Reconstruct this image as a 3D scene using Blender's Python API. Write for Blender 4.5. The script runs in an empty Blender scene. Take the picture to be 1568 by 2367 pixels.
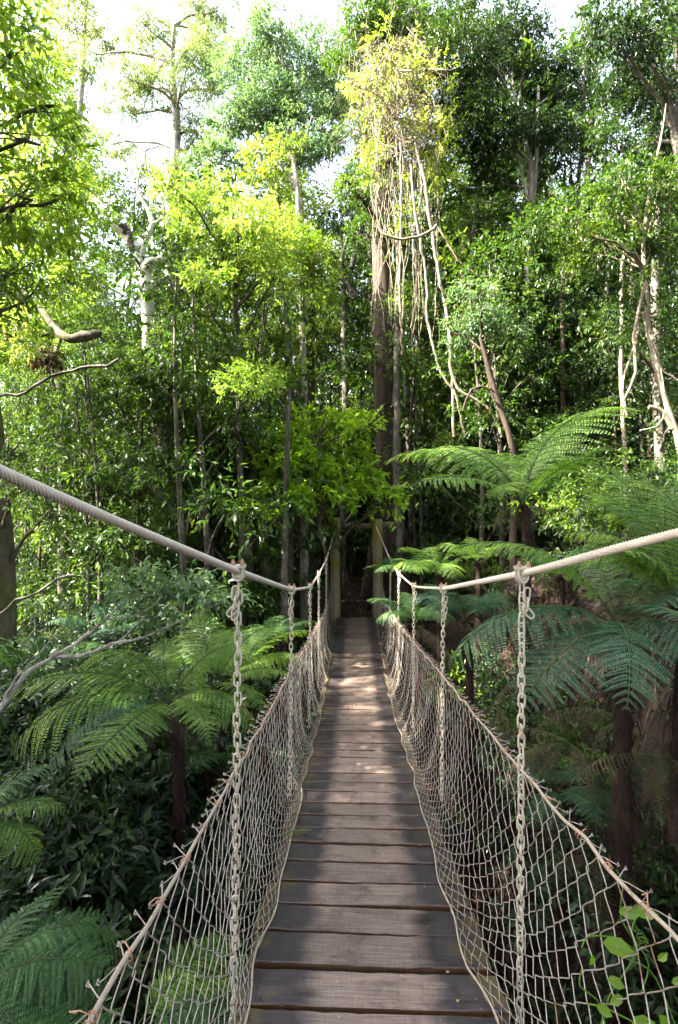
import bpy, math, random
import numpy as np
R = np.random.default_rng(7)
random.seed(7)
RB = np.random.default_rng(3)
SEED = 14
PI = math.pi
sc = bpy.context.scene
C = sc.collection
F, CX, CY = 1160.0, 784.0, 1183.5          # focal length and centre of the survey grid used for measuring


def P(px, py, d):
    """point seen at survey position px,py at a depth of d metres"""
    return np.array([(px - CX) / F * d, d, (CY - py) / F * d])


def nz(v):
    v = np.asarray(v, float)
    return v / np.maximum(np.linalg.norm(v, axis=-1, keepdims=True), 1e-9)


# ------------------------------------------------------------------ mesh collector
class MB:
    def __init__(self):
        self.v = []; self.f = []; self.fm = []; self.n = 0; self.uv = []; self.has_uv = False

    def add(self, v, f, uv=None, mi=0):
        v = np.asarray(v, np.float32).reshape(-1, 3)
        f = np.asarray(f, np.int64)
        self.v.append(v); self.f.append(f + self.n); self.n += len(v)
        self.fm.append(np.full(len(f), mi, np.int32))
        if uv is not None:
            self.has_uv = True; self.uv.append(np.asarray(uv, np.float32).reshape(-1, 2))
        else:
            self.uv.append(np.zeros((f.size, 2), np.float32))
        return self

    def mesh(self, name, mats, origin=(0, 0, 0), smooth=False):
        me = bpy.data.meshes.new(name)
        v = np.concatenate(self.v) - np.asarray(origin, np.float32)
        me.vertices.add(len(v)); me.vertices.foreach_set('co', v.ravel().astype(np.float32))
        loops = np.concatenate([f.ravel() for f in self.f]).astype(np.int32)
        sizes = np.concatenate([np.full(len(f), f.shape[1], np.int32) for f in self.f])
        starts = np.concatenate([[0], np.cumsum(sizes)[:-1]]).astype(np.int32)
        me.loops.add(len(loops)); me.loops.foreach_set('vertex_index', loops)
        me.polygons.add(len(sizes)); me.polygons.foreach_set('loop_start', starts)
        me.polygons.foreach_set('material_index', np.concatenate(self.fm))
        me.polygons.foreach_set('use_smooth', np.full(len(sizes), smooth))
        if self.has_uv:
            l = me.uv_layers.new(name='UVMap')
            l.data.foreach_set('uv', np.concatenate(self.uv).ravel())
        me.update(calc_edges=True)
        for m in (mats if isinstance(mats, (list, tuple)) else [mats]):
            me.materials.append(m)
        return me

    # --- shapes
    def tube(self, pts, rad, sides=6, ref=None, closed=False, lobes=None, caps=True, mi=0, wob=0.0):
        pts = np.asarray(pts, float); n = len(pts)
        rad = np.broadcast_to(np.asarray(rad, float), (n,)).copy()
        if closed:
            t = np.roll(pts, -1, 0) - np.roll(pts, 1, 0)
        else:
            t = np.gradient(pts, axis=0)
        t = nz(t)
        if ref is None:
            d = np.abs(nz(pts[-1] - pts[0] + 1e-6)); ref = np.zeros(3); ref[np.argmin(d)] = 1
        ref = np.broadcast_to(np.asarray(ref, float), (n, 3))
        a = nz(np.cross(t, ref)); b = np.cross(a, t)
        th = np.arange(sides) / sides * 2 * PI
        rr = np.ones((n, sides))
        if lobes is not None:
            k, pitch, amp = lobes
            s = np.concatenate([[0], np.cumsum(np.linalg.norm(np.diff(pts, axis=0), axis=1))])
            rr += amp * np.abs(np.sin(0.5 * k * (th[None] + 2 * PI * s[:, None] / pitch))) - amp * .6
        if wob:
            rr += R.normal(0, wob, (n, sides))
        ring = (a[:, None] * np.cos(th)[None, :, None] + b[:, None] * np.sin(th)[None, :, None]) * (rad[:, None] * rr)[..., None] + pts[:, None]
        v = ring.reshape(-1, 3)
        i = np.arange(n if closed else n - 1)[:, None]; j = np.arange(sides)[None]
        i2 = (i + 1) % n; j2 = (j + 1) % sides
        f = np.stack([i * sides + j, i * sides + j2, i2 * sides + j2, i2 * sides + j], -1).reshape(-1, 4)
        self.add(v, f, mi=mi)
        if caps and not closed:
            for e, r0 in ((0, 0), (n - 1, (n - 1) * sides)):
                cv = np.vstack([ring[e], pts[e][None]])
                q = np.arange(sides)
                fa = np.stack([(q + 1) % sides, q, np.full(sides, sides)], -1) if e == 0 else np.stack([q, (q + 1) % sides, np.full(sides, sides)], -1)
                self.add(cv, fa, mi=mi)
        return self

    def box(self, c, s, rot=None, mi=0, ch=0.0):
        c = np.asarray(c, float); h = np.asarray(s, float) / 2
        if ch <= 0:
            v = np.array([[x, y, z] for x in (-1, 1) for y in (-1, 1) for z in (-1, 1)]) * h
            f = np.array([[0, 1, 3, 2], [4, 6, 7, 5], [0, 4, 5, 1], [2, 3, 7, 6], [0, 2, 6, 4], [1, 5, 7, 3]])
            if rot is not None: v = v @ np.asarray(rot).T
            return self.add(v + c, f, mi=mi)
        # chamfered along x: octagonal profile in y-z
        y, z = h[1], h[2]
        prof = np.array([[-y + ch, -z], [y - ch, -z], [y, -z + ch], [y, z - ch], [y - ch, z], [-y + ch, z], [-y, z - ch], [-y, -z + ch]])
        v = np.array([[x, p[0], p[1]] for x in (-h[0], h[0]) for p in prof])
        if rot is not None: v = v @ np.asarray(rot).T
        v = v + c
        f = np.array([[k, (k + 1) % 8, (k + 1) % 8 + 8, k + 8] for k in range(8)])
        self.add(v, f, mi=mi)
        self.add(v[:8], [[7, 6, 5, 4, 3, 2, 1, 0]], mi=mi); self.add(v[8:], [[0, 1, 2, 3, 4, 5, 6, 7]], mi=mi)
        return self


def leaves(mb, pos, d, n, L, W, near=False, fold=0.25, mi=0):
    """one small bent blade per row"""
    N = len(pos)
    if N == 0: return
    d = nz(d); s = nz(np.cross(d, n)); n = np.cross(s, d)
    L = np.broadcast_to(L, (N,))[:, None]; W = np.broadcast_to(W, (N,))[:, None] / 2
    if near:
        v = np.stack([pos,
                      pos + d * L * .22 + s * W * .8 + n * W * fold, pos + d * L * .6 + s * W * .95 + n * W * fold * .6, pos + d * L - n * L * .12,
                      pos + d * L * .6 - s * W * .95 + n * W * fold * .6, pos + d * L * .22 - s * W * .8 + n * W * fold, ], 1).reshape(-1, 3)
        b = np.arange(N)[:, None] * 6
        f = np.stack([b + [0, 1, 2, 3], b + [0, 3, 4, 5]], 1).reshape(-1, 4)
    else:
        v = np.stack([pos, pos + d * L * .42 + s * W + n * W * fold, pos + d * L - n * L * .08, pos + d * L * .42 - s * W + n * W * fold], 1).reshape(-1, 3)
        b = np.arange(N)[:, None] * 4
        f = np.stack([b + [0, 1, 2], b + [0, 2, 3]], 1).reshape(-1, 3)
    mb.add(v, f, mi=mi)


def rand_unit(n):
    return nz(R.normal(size=(n, 3)))


def foliage(mb, c, r, n, L, near=False, sub=12, droop=.25, aspect=.42, per=7, up=.9, mi=0):
    """leaf sprays on twigs filling an uneven ellipsoid"""
    c = np.asarray(c, float); r = np.asarray(r, float)
    tw = max(1, int(n / per)); sub = max(2, sub)
    sc_ = rand_unit(sub) * (R.random((sub, 1)) ** .4) * .82
    sr = R.uniform(.16, .42, sub)
    wgt = sr ** 2 * R.uniform(.5, 1.4, sub); wgt /= wgt.sum()
    k = R.choice(sub, tw, p=wgt)
    off = rand_unit(tw) * (R.random((tw, 1)) ** .45) * sr[k][:, None] * np.array([1.15, 1.15, .62])
    tp = (sc_[k] + off) * r + c
    out = nz((sc_[k] * .6 + off * 2.0) * r + 1e-6)
    ax = nz(out * .8 + rand_unit(tw) * .55 - np.array([0, 0, droop * .6]))
    tl = L * R.uniform(1.2, 2.6, tw)
    t = np.tile(np.linspace(.1, 1, per), tw)
    T = np.repeat(np.arange(tw), per); N = len(T)
    pos = tp[T] + ax[T] * (tl[T] * t)[:, None]
    pos += R.normal(0, L * .12, (N, 3))
    d = nz(ax[T] * .75 + rand_unit(N) * .75 - np.array([0, 0, droop]))
    nn = nz(np.array([0, 0, up]) + rand_unit(N) * .55 + 1e-3)
    l = L * R.uniform(.6, 1.2, N)
    leaves(mb, pos, d, nn, l, l * aspect, near, mi=mi)


# ------------------------------------------------------------------ objects
def put(name, me, parent=None, loc=None):
    o = bpy.data.objects.new(name, me); C.objects.link(o)
    if parent is not None: o.parent = parent
    if loc is not None: o.location = loc
    return o


def thing(name, label, cat, loc=(0, 0, 0), group=None):
    o = bpy.data.objects.new(name, None); C.objects.link(o)
    o.empty_display_size = .1
    o.location = tuple(float(x) for x in loc)
    o['label'] = label; o['category'] = cat
    if group: o['group'] = group
    return o


def tag(o, label, cat, group=None, kind=None):
    o['label'] = label; o['category'] = cat
    if group: o['group'] = group
    if kind: o['kind'] = kind
    return o


def dup(root, loc, rotz, scale, label=None):
    r = root.copy(); C.objects.link(r)
    r.location = tuple(float(x) for x in loc); r.rotation_euler = (0, 0, rotz); r.scale = (scale,) * 3 if np.isscalar(scale) else scale
    if label: r['label'] = label
    for ch in list(root.children):
        c = ch.copy(); C.objects.link(c); c.parent = r
        for g in ch.children:
            q = g.copy(); C.objects.link(q); q.parent = c
    return r


# ------------------------------------------------------------------ materials
def new_mat(name):
    m = bpy.data.materials.new(name); m.use_nodes = True
    nt = m.node_tree; nt.nodes.clear()
    out = nt.nodes.new('ShaderNodeOutputMaterial')
    return m, nt, out


def nd(nt, typ, **kw):
    n = nt.nodes.new(typ)
    for k, v in kw.items():
        if k.startswith('i_'):
            key = k[2:]
            n.inputs[int(key) if key.isdigit() else key.replace('_', ' ')].default_value = v
        else:
            setattr(n, k, v)
    return n


def ramp(nt, fac, stops, interp='LINEAR'):
    r = nt.nodes.new('ShaderNodeValToRGB'); r.color_ramp.interpolation = interp
    e = r.color_ramp.elements
    while len(e) < len(stops): e.new(.5)
    for el, (p, c) in zip(e, stops):
        el.position = p; el.color = (*c, 1) if len(c) == 3 else c
    nt.links.new(fac, r.inputs[0]); return r


def leaf_mat(name, cols, trans=.42, rough=.38, tint=(1.25, 1.2, .5), scale=.9):
    """cols: dark, mid, light blade colours; blades differ one by one and by branch"""
    m, nt, out = new_mat(name); L = nt.links.new
    g = nd(nt, 'ShaderNodeNewGeometry'); tc = nd(nt, 'ShaderNodeTexCoord')
    no = nd(nt, 'ShaderNodeTexNoise', i_Scale=scale, i_Detail=2.0)
    L(tc.outputs['Object'], no.inputs['Vector'])
    a = nd(nt, 'ShaderNodeMath', operation='MULTIPLY', i_1=.6); L(g.outputs['Random Per Island'], a.inputs[0])
    b = nd(nt, 'ShaderNodeMath', operation='MULTIPLY_ADD', i_1=1.5, i_2=-.52); L(no.outputs['Fac'], b.inputs[0])
    s = nd(nt, 'ShaderNodeMath', operation='ADD'); L(a.outputs[0], s.inputs[0]); L(b.outputs[0], s.inputs[1])
    cr = ramp(nt, s.outputs[0], [(0.02, cols[0]), (.5, cols[1]), (.93, cols[2]), (1.0, tuple(min(1, c * k) for c, k in zip(cols[2], (1.7, 1.25, .9))))])
    p = nd(nt, 'ShaderNodeBsdfPrincipled'); p.inputs['Roughness'].default_value = rough
    p.inputs['Specular IOR Level'].default_value = .38
    L(cr.outputs[0], p.inputs['Base Color'])
    t = nd(nt, 'ShaderNodeBsdfTranslucent')
    mul = nd(nt, 'ShaderNodeMix', data_type='RGBA', blend_type='MULTIPLY'); mul.inputs[0].default_value = 1
    L(cr.outputs[0], mul.inputs[6]); mul.inputs[7].default_value = (tint[0] * 1.5, tint[1] * 1.5, tint[2] * 1.5, 1)
    L(mul.outputs[2], t.inputs['Color'])
    mx = nd(nt, 'ShaderNodeMixShader'); mx.inputs[0].default_value = trans
    L(p.outputs[0], mx.inputs[1]); L(t.outputs[0], mx.inputs[2]); L(mx.outputs[0], out.inputs[0])
    return m


def bark_mat(name, cols, scale=3.0, stretch=.25, rough=.85, moss=None, bump=.4, lo=.3, hi=.7):
    m, nt, out = new_mat(name); L = nt.links.new
    tc = nd(nt, 'ShaderNodeTexCoord'); mp = nd(nt, 'ShaderNodeMapping')
    mp.inputs['Scale'].default_value = (1, 1, stretch); L(tc.outputs['Object'], mp.inputs[0])
    n1 = nd(nt, 'ShaderNodeTexNoise', i_Scale=scale, i_Detail=8.0, i_Roughness=.68); L(mp.outputs[0], n1.inputs['Vector'])
    n2 = nd(nt, 'ShaderNodeTexNoise', i_Scale=scale * 7, i_Detail=6.0, i_Roughness=.7); L(mp.outputs[0], n2.inputs['Vector'])
    ad = nd(nt, 'ShaderNodeMix', data_type='FLOAT'); ad.inputs[0].default_value = .4
    L(n1.outputs['Fac'], ad.inputs[2]); L(n2.outputs['Fac'], ad.inputs[3])
    cr = ramp(nt, ad.outputs[0], [(lo, cols[0]), ((lo + hi) / 2, cols[1]), (hi, cols[2])])
    col = cr.outputs[0]
    if moss:
        n3 = nd(nt, 'ShaderNodeTexNoise', i_Scale=1.7, i_Detail=6.0); L(tc.outputs['Object'], n3.inputs['Vector'])
        r3 = ramp(nt, n3.outputs['Fac'], [(.48, (0, 0, 0)), (.58, (1, 1, 1))])
        mm = nd(nt, 'ShaderNodeMix', data_type='RGBA'); L(r3.outputs[0], mm.inputs[0]); L(col, mm.inputs[6]); mm.inputs[7].default_value = (*moss, 1)
        col = mm.outputs[2]
    p = nd(nt, 'ShaderNodeBsdfPrincipled'); p.inputs['Roughness'].default_value = rough
    p.inputs['Specular IOR Level'].default_value = .2
    L(col, p.inputs['Base Color'])
    bp = nd(nt, 'ShaderNodeBump', i_Strength=bump, i_Distance=.03); L(ad.outputs[0], bp.inputs['Height']); L(bp.outputs[0], p.inputs['Normal'])
    L(p.outputs[0], out.inputs[0])
    return m


def metal_mat(name, base, rust, amount=.5, rough=.55, metallic=.35, scale=14):
    m, nt, out = new_mat(name); L = nt.links.new
    tc = nd(nt, 'ShaderNodeTexCoord')
    n1 = nd(nt, 'ShaderNodeTexNoise', i_Scale=scale, i_Detail=6.0, i_Roughness=.7); L(tc.outputs['Object'], n1.inputs['Vector'])
    n2 = nd(nt, 'ShaderNodeTexNoise', i_Scale=scale * 9, i_Detail=3.0); L(tc.outputs['Object'], n2.inputs['Vector'])
    ad = nd(nt, 'ShaderNodeMix', data_type='FLOAT'); ad.inputs[0].default_value = .3
    L(n1.outputs['Fac'], ad.inputs[2]); L(n2.outputs['Fac'], ad.inputs[3])
    cr = ramp(nt, ad.outputs[0], [(.3, tuple(c * .72 for c in base)), (.48, base), (amount, base), (min(amount + .1, 1), rust)])
    p = nd(nt, 'ShaderNodeBsdfPrincipled'); p.inputs['Roughness'].default_value = rough; p.inputs['Metallic'].default_value = metallic
    L(cr.outputs[0], p.inputs['Base Color'])
    bp = nd(nt, 'ShaderNodeBump', i_Strength=.25, i_Distance=.002); L(n2.outputs['Fac'], bp.inputs['Height']); L(bp.outputs[0], p.inputs['Normal'])
    L(p.outputs[0], out.inputs[0]); return m


M = {}
M['leaf_yellow'] = leaf_mat('sunny yellow green leaves', [(.085, .15, .02), (.17, .25, .035), (.36, .42, .12)], .48, .38, (1.05, 1.15, .6))
M['leaf_vivid'] = leaf_mat('fresh green leaves', [(.045, .10, .009), (.10, .19, .016), (.20, .30, .03)], .42, .33)
M['leaf_sapling'] = leaf_mat('bright sapling leaves', [(.11, .21, .015), (.20, .34, .025), (.32, .46, .05)], .48, .33)  # sunlight put into the leaf colour, since the sapling stands in shade
M['leaf_vivid2'] = leaf_mat('light green leaves', [(.06, .11, .015), (.13, .20, .03), (.26, .33, .06)], .42, .4)
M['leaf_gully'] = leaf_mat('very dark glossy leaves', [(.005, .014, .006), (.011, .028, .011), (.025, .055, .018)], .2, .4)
M['leaf_mid'] = leaf_mat('forest green leaves', [(.014, .036, .008), (.038, .084, .014), (.095, .16, .024)], .36, .42)
M['leaf_dark'] = leaf_mat('deep green glossy leaves', [(.008, .02, .008), (.019, .045, .013), (.05, .095, .02)], .28, .4)
M['leaf_blue'] = leaf_mat('cool green eucalypt leaves', [(.045, .09, .04), (.09, .155, .07), (.17, .24, .10)], .38, .45, (1.1, 1.15, .7))
M['leaf_airy'] = leaf_mat('airy olive leaves', [(.07, .10, .03), (.13, .17, .05), (.22, .26, .08)], .4, .5, (1.0, 1.1, .7))
M['leaf_pale'] = leaf_mat('pale airy leaves', [(.16, .21, .07), (.28, .33, .11), (.42, .45, .17)], .42, .5)
M['leaf_dead'] = leaf_mat('dry brown leaves', [(.03, .016, .009), (.075, .04, .022), (.18, .105, .055)], .2, .7, (1.1, .9, .6))
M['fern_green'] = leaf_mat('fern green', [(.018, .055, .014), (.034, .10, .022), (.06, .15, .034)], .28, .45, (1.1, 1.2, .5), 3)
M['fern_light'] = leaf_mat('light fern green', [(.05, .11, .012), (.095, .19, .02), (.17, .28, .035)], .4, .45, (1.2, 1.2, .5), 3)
M['fern_left'] = leaf_mat('yellow green fern', [(.05, .11, .012), (.10, .20, .022), (.19, .30, .04)], .36, .4, (1.1, 1.2, .5), 3)  # lighter and yellower: sunlight on the fronds put into their colour
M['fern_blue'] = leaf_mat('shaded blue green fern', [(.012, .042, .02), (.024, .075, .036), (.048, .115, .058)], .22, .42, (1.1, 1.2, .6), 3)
M['fern_dead'] = leaf_mat('withered fern brown', [(.02, .011, .007), (.05, .028, .017), (.10, .062, .036)], .2, .8, (1.1, .9, .6), 3)
M['bark_pale'] = bark_mat('pale mottled bark', [(.06, .05, .038), (.22, .20, .165), (.48, .45, .39)], 5, .3, lo=.36, hi=.6)
M['bark_grey'] = bark_mat('grey lichen bark', [(.028, .023, .017), (.10, .088, .07), (.28, .26, .22)], 6, .4, lo=.36, hi=.66)
M['bark_brown'] = bark_mat('brown furrowed bark', [(.016, .011, .008), (.052, .037, .028), (.13, .10, .078)], 5, .12, bump=.8)
M['bark_white'] = bark_mat('smooth grey white bark', [(.14, .12, .10), (.36, .34, .30), (.60, .58, .54)], 3, .4, lo=.34, hi=.62)
M['bark_moss'] = bark_mat('mossy bark', [(.03, .024, .016), (.10, .08, .055), (.25, .21, .15)], 7, .3, moss=(.075, .08, .018), bump=.7)
M['bark_liana'] = bark_mat('pale liana bark', [(.07, .052, .036), (.20, .165, .12), (.42, .36, .27)], 14, .5, bump=.3)
M['fern_trunk'] = bark_mat('fibrous fern trunk', [(.006, .004, .003), (.022, .012, .009), (.06, .036, .025)], 12, .25, bump=1.0)
M['rachis'] = bark_mat('dark fern stalk', [(.02, .03, .01), (.04, .065, .02), (.07, .11, .035)], 20, .5)
M['post'] = bark_mat('weathered mossy post', [(.07, .055, .035), (.28, .235, .16), (.52, .45, .32)], 7, .12, moss=(.22, .17, .035), bump=.5)
M['galv'] = metal_mat('weathered galvanised steel', (.62, .54, .44), (.34, .24, .16), .64, .6, .08)
M['chain'] = metal_mat('pale dusty chain steel', (.50, .45, .35), (.34, .22, .13), .55, .6, .15)
M['wire'] = metal_mat('dull fence wire', (.36, .32, .28), (.19, .09, .055), .52, .5, .3, 5)
M['rope'] = metal_mat('aged tan strand', (.36, .29, .22), (.20, .11, .06), .55, .7, .1, 8)
M['rust'] = metal_mat('rusty bolt steel', (.42, .24, .16), (.24, .10, .05), .5, .8, .1)


def plank_mat():
    m, nt, out = new_mat('worn deck timber'); L = nt.links.new
    tc = nd(nt, 'ShaderNodeTexCoord'); oi = nd(nt, 'ShaderNodeObjectInfo')
    sep = nd(nt, 'ShaderNodeSeparateXYZ'); L(tc.outputs['Object'], sep.inputs[0])
    shift = nd(nt, 'ShaderNodeVectorMath', operation='ADD')
    sm = nd(nt, 'ShaderNodeMath', operation='MULTIPLY', i_1=37.0); L(oi.outputs['Random'], sm.inputs[0])
    cb = nd(nt, 'ShaderNodeCombineXYZ'); L(sm.outputs[0], cb.inputs[0]); L(sm.outputs[0], cb.inputs[1])
    L(tc.outputs['Object'], shift.inputs[0]); L(cb.outputs[0], shift.inputs[1])
    def noise(scale, vscale, detail=6.0, rough=.6):
        mp = nd(nt, 'ShaderNodeMapping'); mp.inputs['Scale'].default_value = vscale; L(shift.outputs[0], mp.inputs[0])
        n = nd(nt, 'ShaderNodeTexNoise', i_Scale=scale, i_Detail=detail, i_Roughness=rough); L(mp.outputs[0], n.inputs['Vector']); return n
    grain = noise(7, (.8, 16, 16), 8.0, .7); cross = noise(20, (6, .6, 1), 4); blot = noise(5, (1, 1, 1), 5, .65); edge = noise(3.2, (.7, 2.2, 1), 4)
    ab = nd(nt, 'ShaderNodeMath', operation='ABSOLUTE'); L(sep.outputs[0], ab.inputs[0])
    wob = nd(nt, 'ShaderNodeMath', operation='MULTIPLY_ADD', i_1=.22, i_2=-.11); L(edge.outputs['Fac'], wob.inputs[0])
    ax = nd(nt, 'ShaderNodeMath', operation='ADD'); L(ab.outputs[0], ax.inputs[0]); L(wob.outputs[0], ax.inputs[1])
    # worn smooth by feet along the middle, dark stain left at the sides
    wear = ramp(nt, ax.outputs[0], [(.19, (1, 1, 1)), (.285, (.0, .0, .0))])
    mixn = nd(nt, 'ShaderNodeMix', data_type='FLOAT'); mixn.inputs[0].default_value = .22
    L(grain.outputs['Fac'], mixn.inputs[2]); L(cross.outputs['Fac'], mixn.inputs[3])
    worn = ramp(nt, mixn.outputs[0], [(.30, (.07, .046, .038)), (.5, (.175, .125, .10)), (.70, (.30, .235, .19))])
    stain = ramp(nt, mixn.outputs[0], [(.34, (.017, .014, .016)), (.52, (.042, .034, .038)), (.72, (.11, .085, .08))])
    c1 = nd(nt, 'ShaderNodeMix', data_type='RGBA'); L(wear.outputs[0], c1.inputs[0]); L(stain.outputs[0], c1.inputs[6]); L(worn.outputs[0], c1.inputs[7])
    # knots, pale scuffs and lichen specks
    sp = noise(46, (1, 1, 1), 2, .5); spr = ramp(nt, sp.outputs['Fac'], [(.71, (0, 0, 0)), (.76, (1, 1, 1))])
    c2 = nd(nt, 'ShaderNodeMix', data_type='RGBA'); L(spr.outputs[0], c2.inputs[0]); L(c1.outputs[2], c2.inputs[6]); c2.inputs[7].default_value = (.36, .33, .28, 1)
    dk = ramp(nt, blot.outputs['Fac'], [(.30, (.42, .38, .36)), (.48, (1, 1, 1))])
    c3 = nd(nt, 'ShaderNodeMix', data_type='RGBA', blend_type='MULTIPLY'); c3.inputs[0].default_value = 1
    L(c2.outputs[2], c3.inputs[6]); L(dk.outputs[0], c3.inputs[7])
    # moss creeping in from the plank ends
    mo = nd(nt, 'ShaderNodeMath', operation='MULTIPLY_ADD', i_1=.9, i_2=-.45); L(blot.outputs['Fac'], mo.inputs[0])
    mo2 = nd(nt, 'ShaderNodeMath', operation='ADD'); L(mo.outputs[0], mo2.inputs[0]); L(ab.outputs[0], mo2.inputs[1])
    mr = ramp(nt, mo2.outputs[0], [(.42, (0, 0, 0)), (.50, (.8, .8, .8))])
    c4 = nd(nt, 'ShaderNodeMix', data_type='RGBA'); L(mr.outputs[0], c4.inputs[0]); L(c3.outputs[2], c4.inputs[6]); c4.inputs[7].default_value = (.085, .066, .024, 1)
    # sawn side faces stay raw brown
    nz_ = nd(nt, 'ShaderNodeSeparateXYZ'); L(tc.outputs['Normal'], nz_.inputs[0])
    sr = ramp(nt, nz_.outputs[2], [(.3, (1, 1, 1)), (.8, (0, 0, 0))])
    side = ramp(nt, mixn.outputs[0], [(.3, (.04, .016, .01)), (.55, (.105, .052, .022)), (.75, (.22, .13, .05))])
    c5 = nd(nt, 'ShaderNodeMix', data_type='RGBA'); L(sr.outputs[0], c5.inputs[0]); L(c4.outputs[2], c5.inputs[6]); L(side.outputs[0], c5.inputs[7])
    hv = nd(nt, 'ShaderNodeMath', operation='MULTIPLY_ADD', i_1=.5, i_2=.75); L(oi.outputs['Random'], hv.inputs[0])
    c6 = nd(nt, 'ShaderNodeHueSaturation'); L(hv.outputs[0], c6.inputs['Value']); L(c5.outputs[2], c6.inputs['Color'])
    p = nd(nt, 'ShaderNodeBsdfPrincipled'); p.inputs['Specular IOR Level'].default_value = .45
    rr = nd(nt, 'ShaderNodeMapRange'); L(wear.outputs[0], rr.inputs[0]); rr.inputs[3].default_value = .42; rr.inputs[4].default_value = .72
    L(rr.outputs[0], p.inputs['Roughness']); L(c6.outputs[0], p.inputs['Base Color'])
    bp = nd(nt, 'ShaderNodeBump', i_Strength=.5, i_Distance=.004); L(mixn.outputs[0], bp.inputs['Height']); L(bp.outputs[0], p.inputs['Normal'])
    L(p.outputs[0], out.inputs[0]); return m


M['plank'] = plank_mat()


def ground_mat():
    m, nt, out = new_mat('leaf litter soil'); L = nt.links.new
    tc = nd(nt, 'ShaderNodeTexCoord')
    n1 = nd(nt, 'ShaderNodeTexNoise', i_Scale=1.3, i_Detail=10.0, i_Roughness=.7); L(tc.outputs['Object'], n1.inputs['Vector'])
    v = nd(nt, 'ShaderNodeTexVoronoi', i_Scale=22.0); L(tc.outputs['Object'], v.inputs['Vector'])
    n2 = nd(nt, 'ShaderNodeTexNoise', i_Scale=18.0, i_Detail=8.0, i_Roughness=.75); L(tc.outputs['Object'], n2.inputs['Vector'])
    a = ramp(nt, n1.outputs['Fac'], [(.35, (.008, .005, .004)), (.55, (.032, .014, .009)), (.72, (.065, .033, .020))])
    b = nd(nt, 'ShaderNodeMix', data_type='RGBA', blend_type='MULTIPLY'); b.inputs[0].default_value = .8
    vv = ramp(nt, v.outputs['Color'], [(.1, (.5, .45, .4)), (.9, (1.5, 1.35, 1.2))])
    L(a.outputs[0], b.inputs[6]); L(vv.outputs[0], b.inputs[7])
    p = nd(nt, 'ShaderNodeBsdfPrincipled'); p.inputs['Roughness'].default_value = .95; L(b.outputs[2], p.inputs['Base Color'])
    bp = nd(nt, 'ShaderNodeBump', i_Strength=1.0, i_Distance=.06); L(n2.outputs['Fac'], bp.inputs['Height']); L(bp.outputs[0], p.inputs['Normal'])
    L(p.outputs[0], out.inputs[0]); return m


M['ground'] = ground_mat()


# ------------------------------------------------------------------ terrain
def ss(x, a, b):
    t = np.clip((np.asarray(x, float) - a) / (b - a), 0, 1); return t * t * (3 - 2 * t)


def ground_z(x, y):
    x = np.asarray(x, float); y = np.asarray(y, float)
    far = ss(y + .10 * np.clip(x, -8, 0) * 0 + .35 * np.sin(x * .9), 7.6, 11.2)
    right = ss(x - .2 * np.sin(y * 1.3), 1.5, 3.5) * ss(y, -2, 2)
    near = 1 - ss(y, -.6, 1.3)
    top = -2.55 + .10 * np.clip(y - 11.5, 0, 10) + (1.5 * ss(x, 1.8, 3.4) + .22 * np.clip(x - 3, 0, 6)) * ss(-y, -15, -9) + .03 * np.clip(x - 6, 0, 40)
    top = top - .06 * np.clip(-x - 3, 0, 30) - .05 * np.clip(y - 24, 0, 60)
    topn = -1.75
    left = .8 * ss(-x, .2, 2.1) * ss(y, 1.0, 3.6)
    f = np.maximum(np.maximum(far, right), left)
    z = -6.2 - .06 * np.clip(-x, 0, 20) + (top + 6.2) * f
    z = z * (1 - near) + topn * near
    z = z + .12 * np.sin(x * 1.7 + y * .6) * np.sin(y * 1.3 - x * .5) * (1 - near) * ss(np.abs(x - .4) + np.clip(9.5 - y, 0, 3), .8, 2)
    return z


gx = np.concatenate([np.linspace(-160, -14, 14), np.linspace(-13, 13, 130), np.linspace(14, 160, 14)])
gy = np.concatenate([np.linspace(-60, -6, 8), np.linspace(-5, 22, 135), np.linspace(24, 260, 20)])
X, Y = np.meshgrid(gx, gy, indexing='ij')
Z = ground_z(X, Y) + R.normal(0, .03, X.shape) * (np.abs(X) < 13)
wall = (X > 1.5) & (X < 5) & (Y > 1) & (Y < 9)
X = X + wall * (R.normal(0, .05, X.shape) + .12 * np.sin(Z * 5 + Y * 2)); Y = Y + wall * R.normal(0, .04, X.shape)
nx, ny = X.shape
i, j = np.meshgrid(np.arange(nx - 1), np.arange(ny - 1), indexing='ij')
fq = np.stack([i * ny + j, (i + 1) * ny + j, (i + 1) * ny + j + 1, i * ny + j + 1], -1).reshape(-1, 4)
go = put('ground', MB().add(np.stack([X, Y, Z], -1), fq).mesh('ground', M['ground'], smooth=True))
go['kind'] = 'structure'

# ------------------------------------------------------------------ bridge
DD = np.array([-.5, .3, 1.0, 1.75, 2.09, 3.16, 4.68, 6.5, 8.35, 10.0, 11.5])
DZ = np.array([-1.62, -1.65, -1.70, -1.80, -1.86, -2.07, -2.25, -2.45, -2.55, -2.50, -2.43])
_pf = np.polyfit(DD, DZ, 4)
def deck_z(d): return np.polyval(_pf, d)
def deck_x(d): return .06 + .03 * np.asarray(d, float)


bridge = thing('footbridge', 'suspension footbridge of timber planks with steel cables, hanging chains and wire mesh sides', 'footbridge', (deck_x(0), 0, float(deck_z(0))))
B0 = np.array(bridge.location)
def bpart(name, mb, mat, parent=None, smooth=False, origin=None):
    """child whose own origin sits at origin (world)"""
    o_ = B0 if origin is None else np.asarray(origin, float)
    pl = B0 if parent is None else parent['_o']
    me = mb.mesh(name, mat, origin=o_, smooth=smooth)
    o = put(name, me, parent or bridge, tuple(float(q) for q in (o_ - np.asarray(pl))))
    return o


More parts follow.
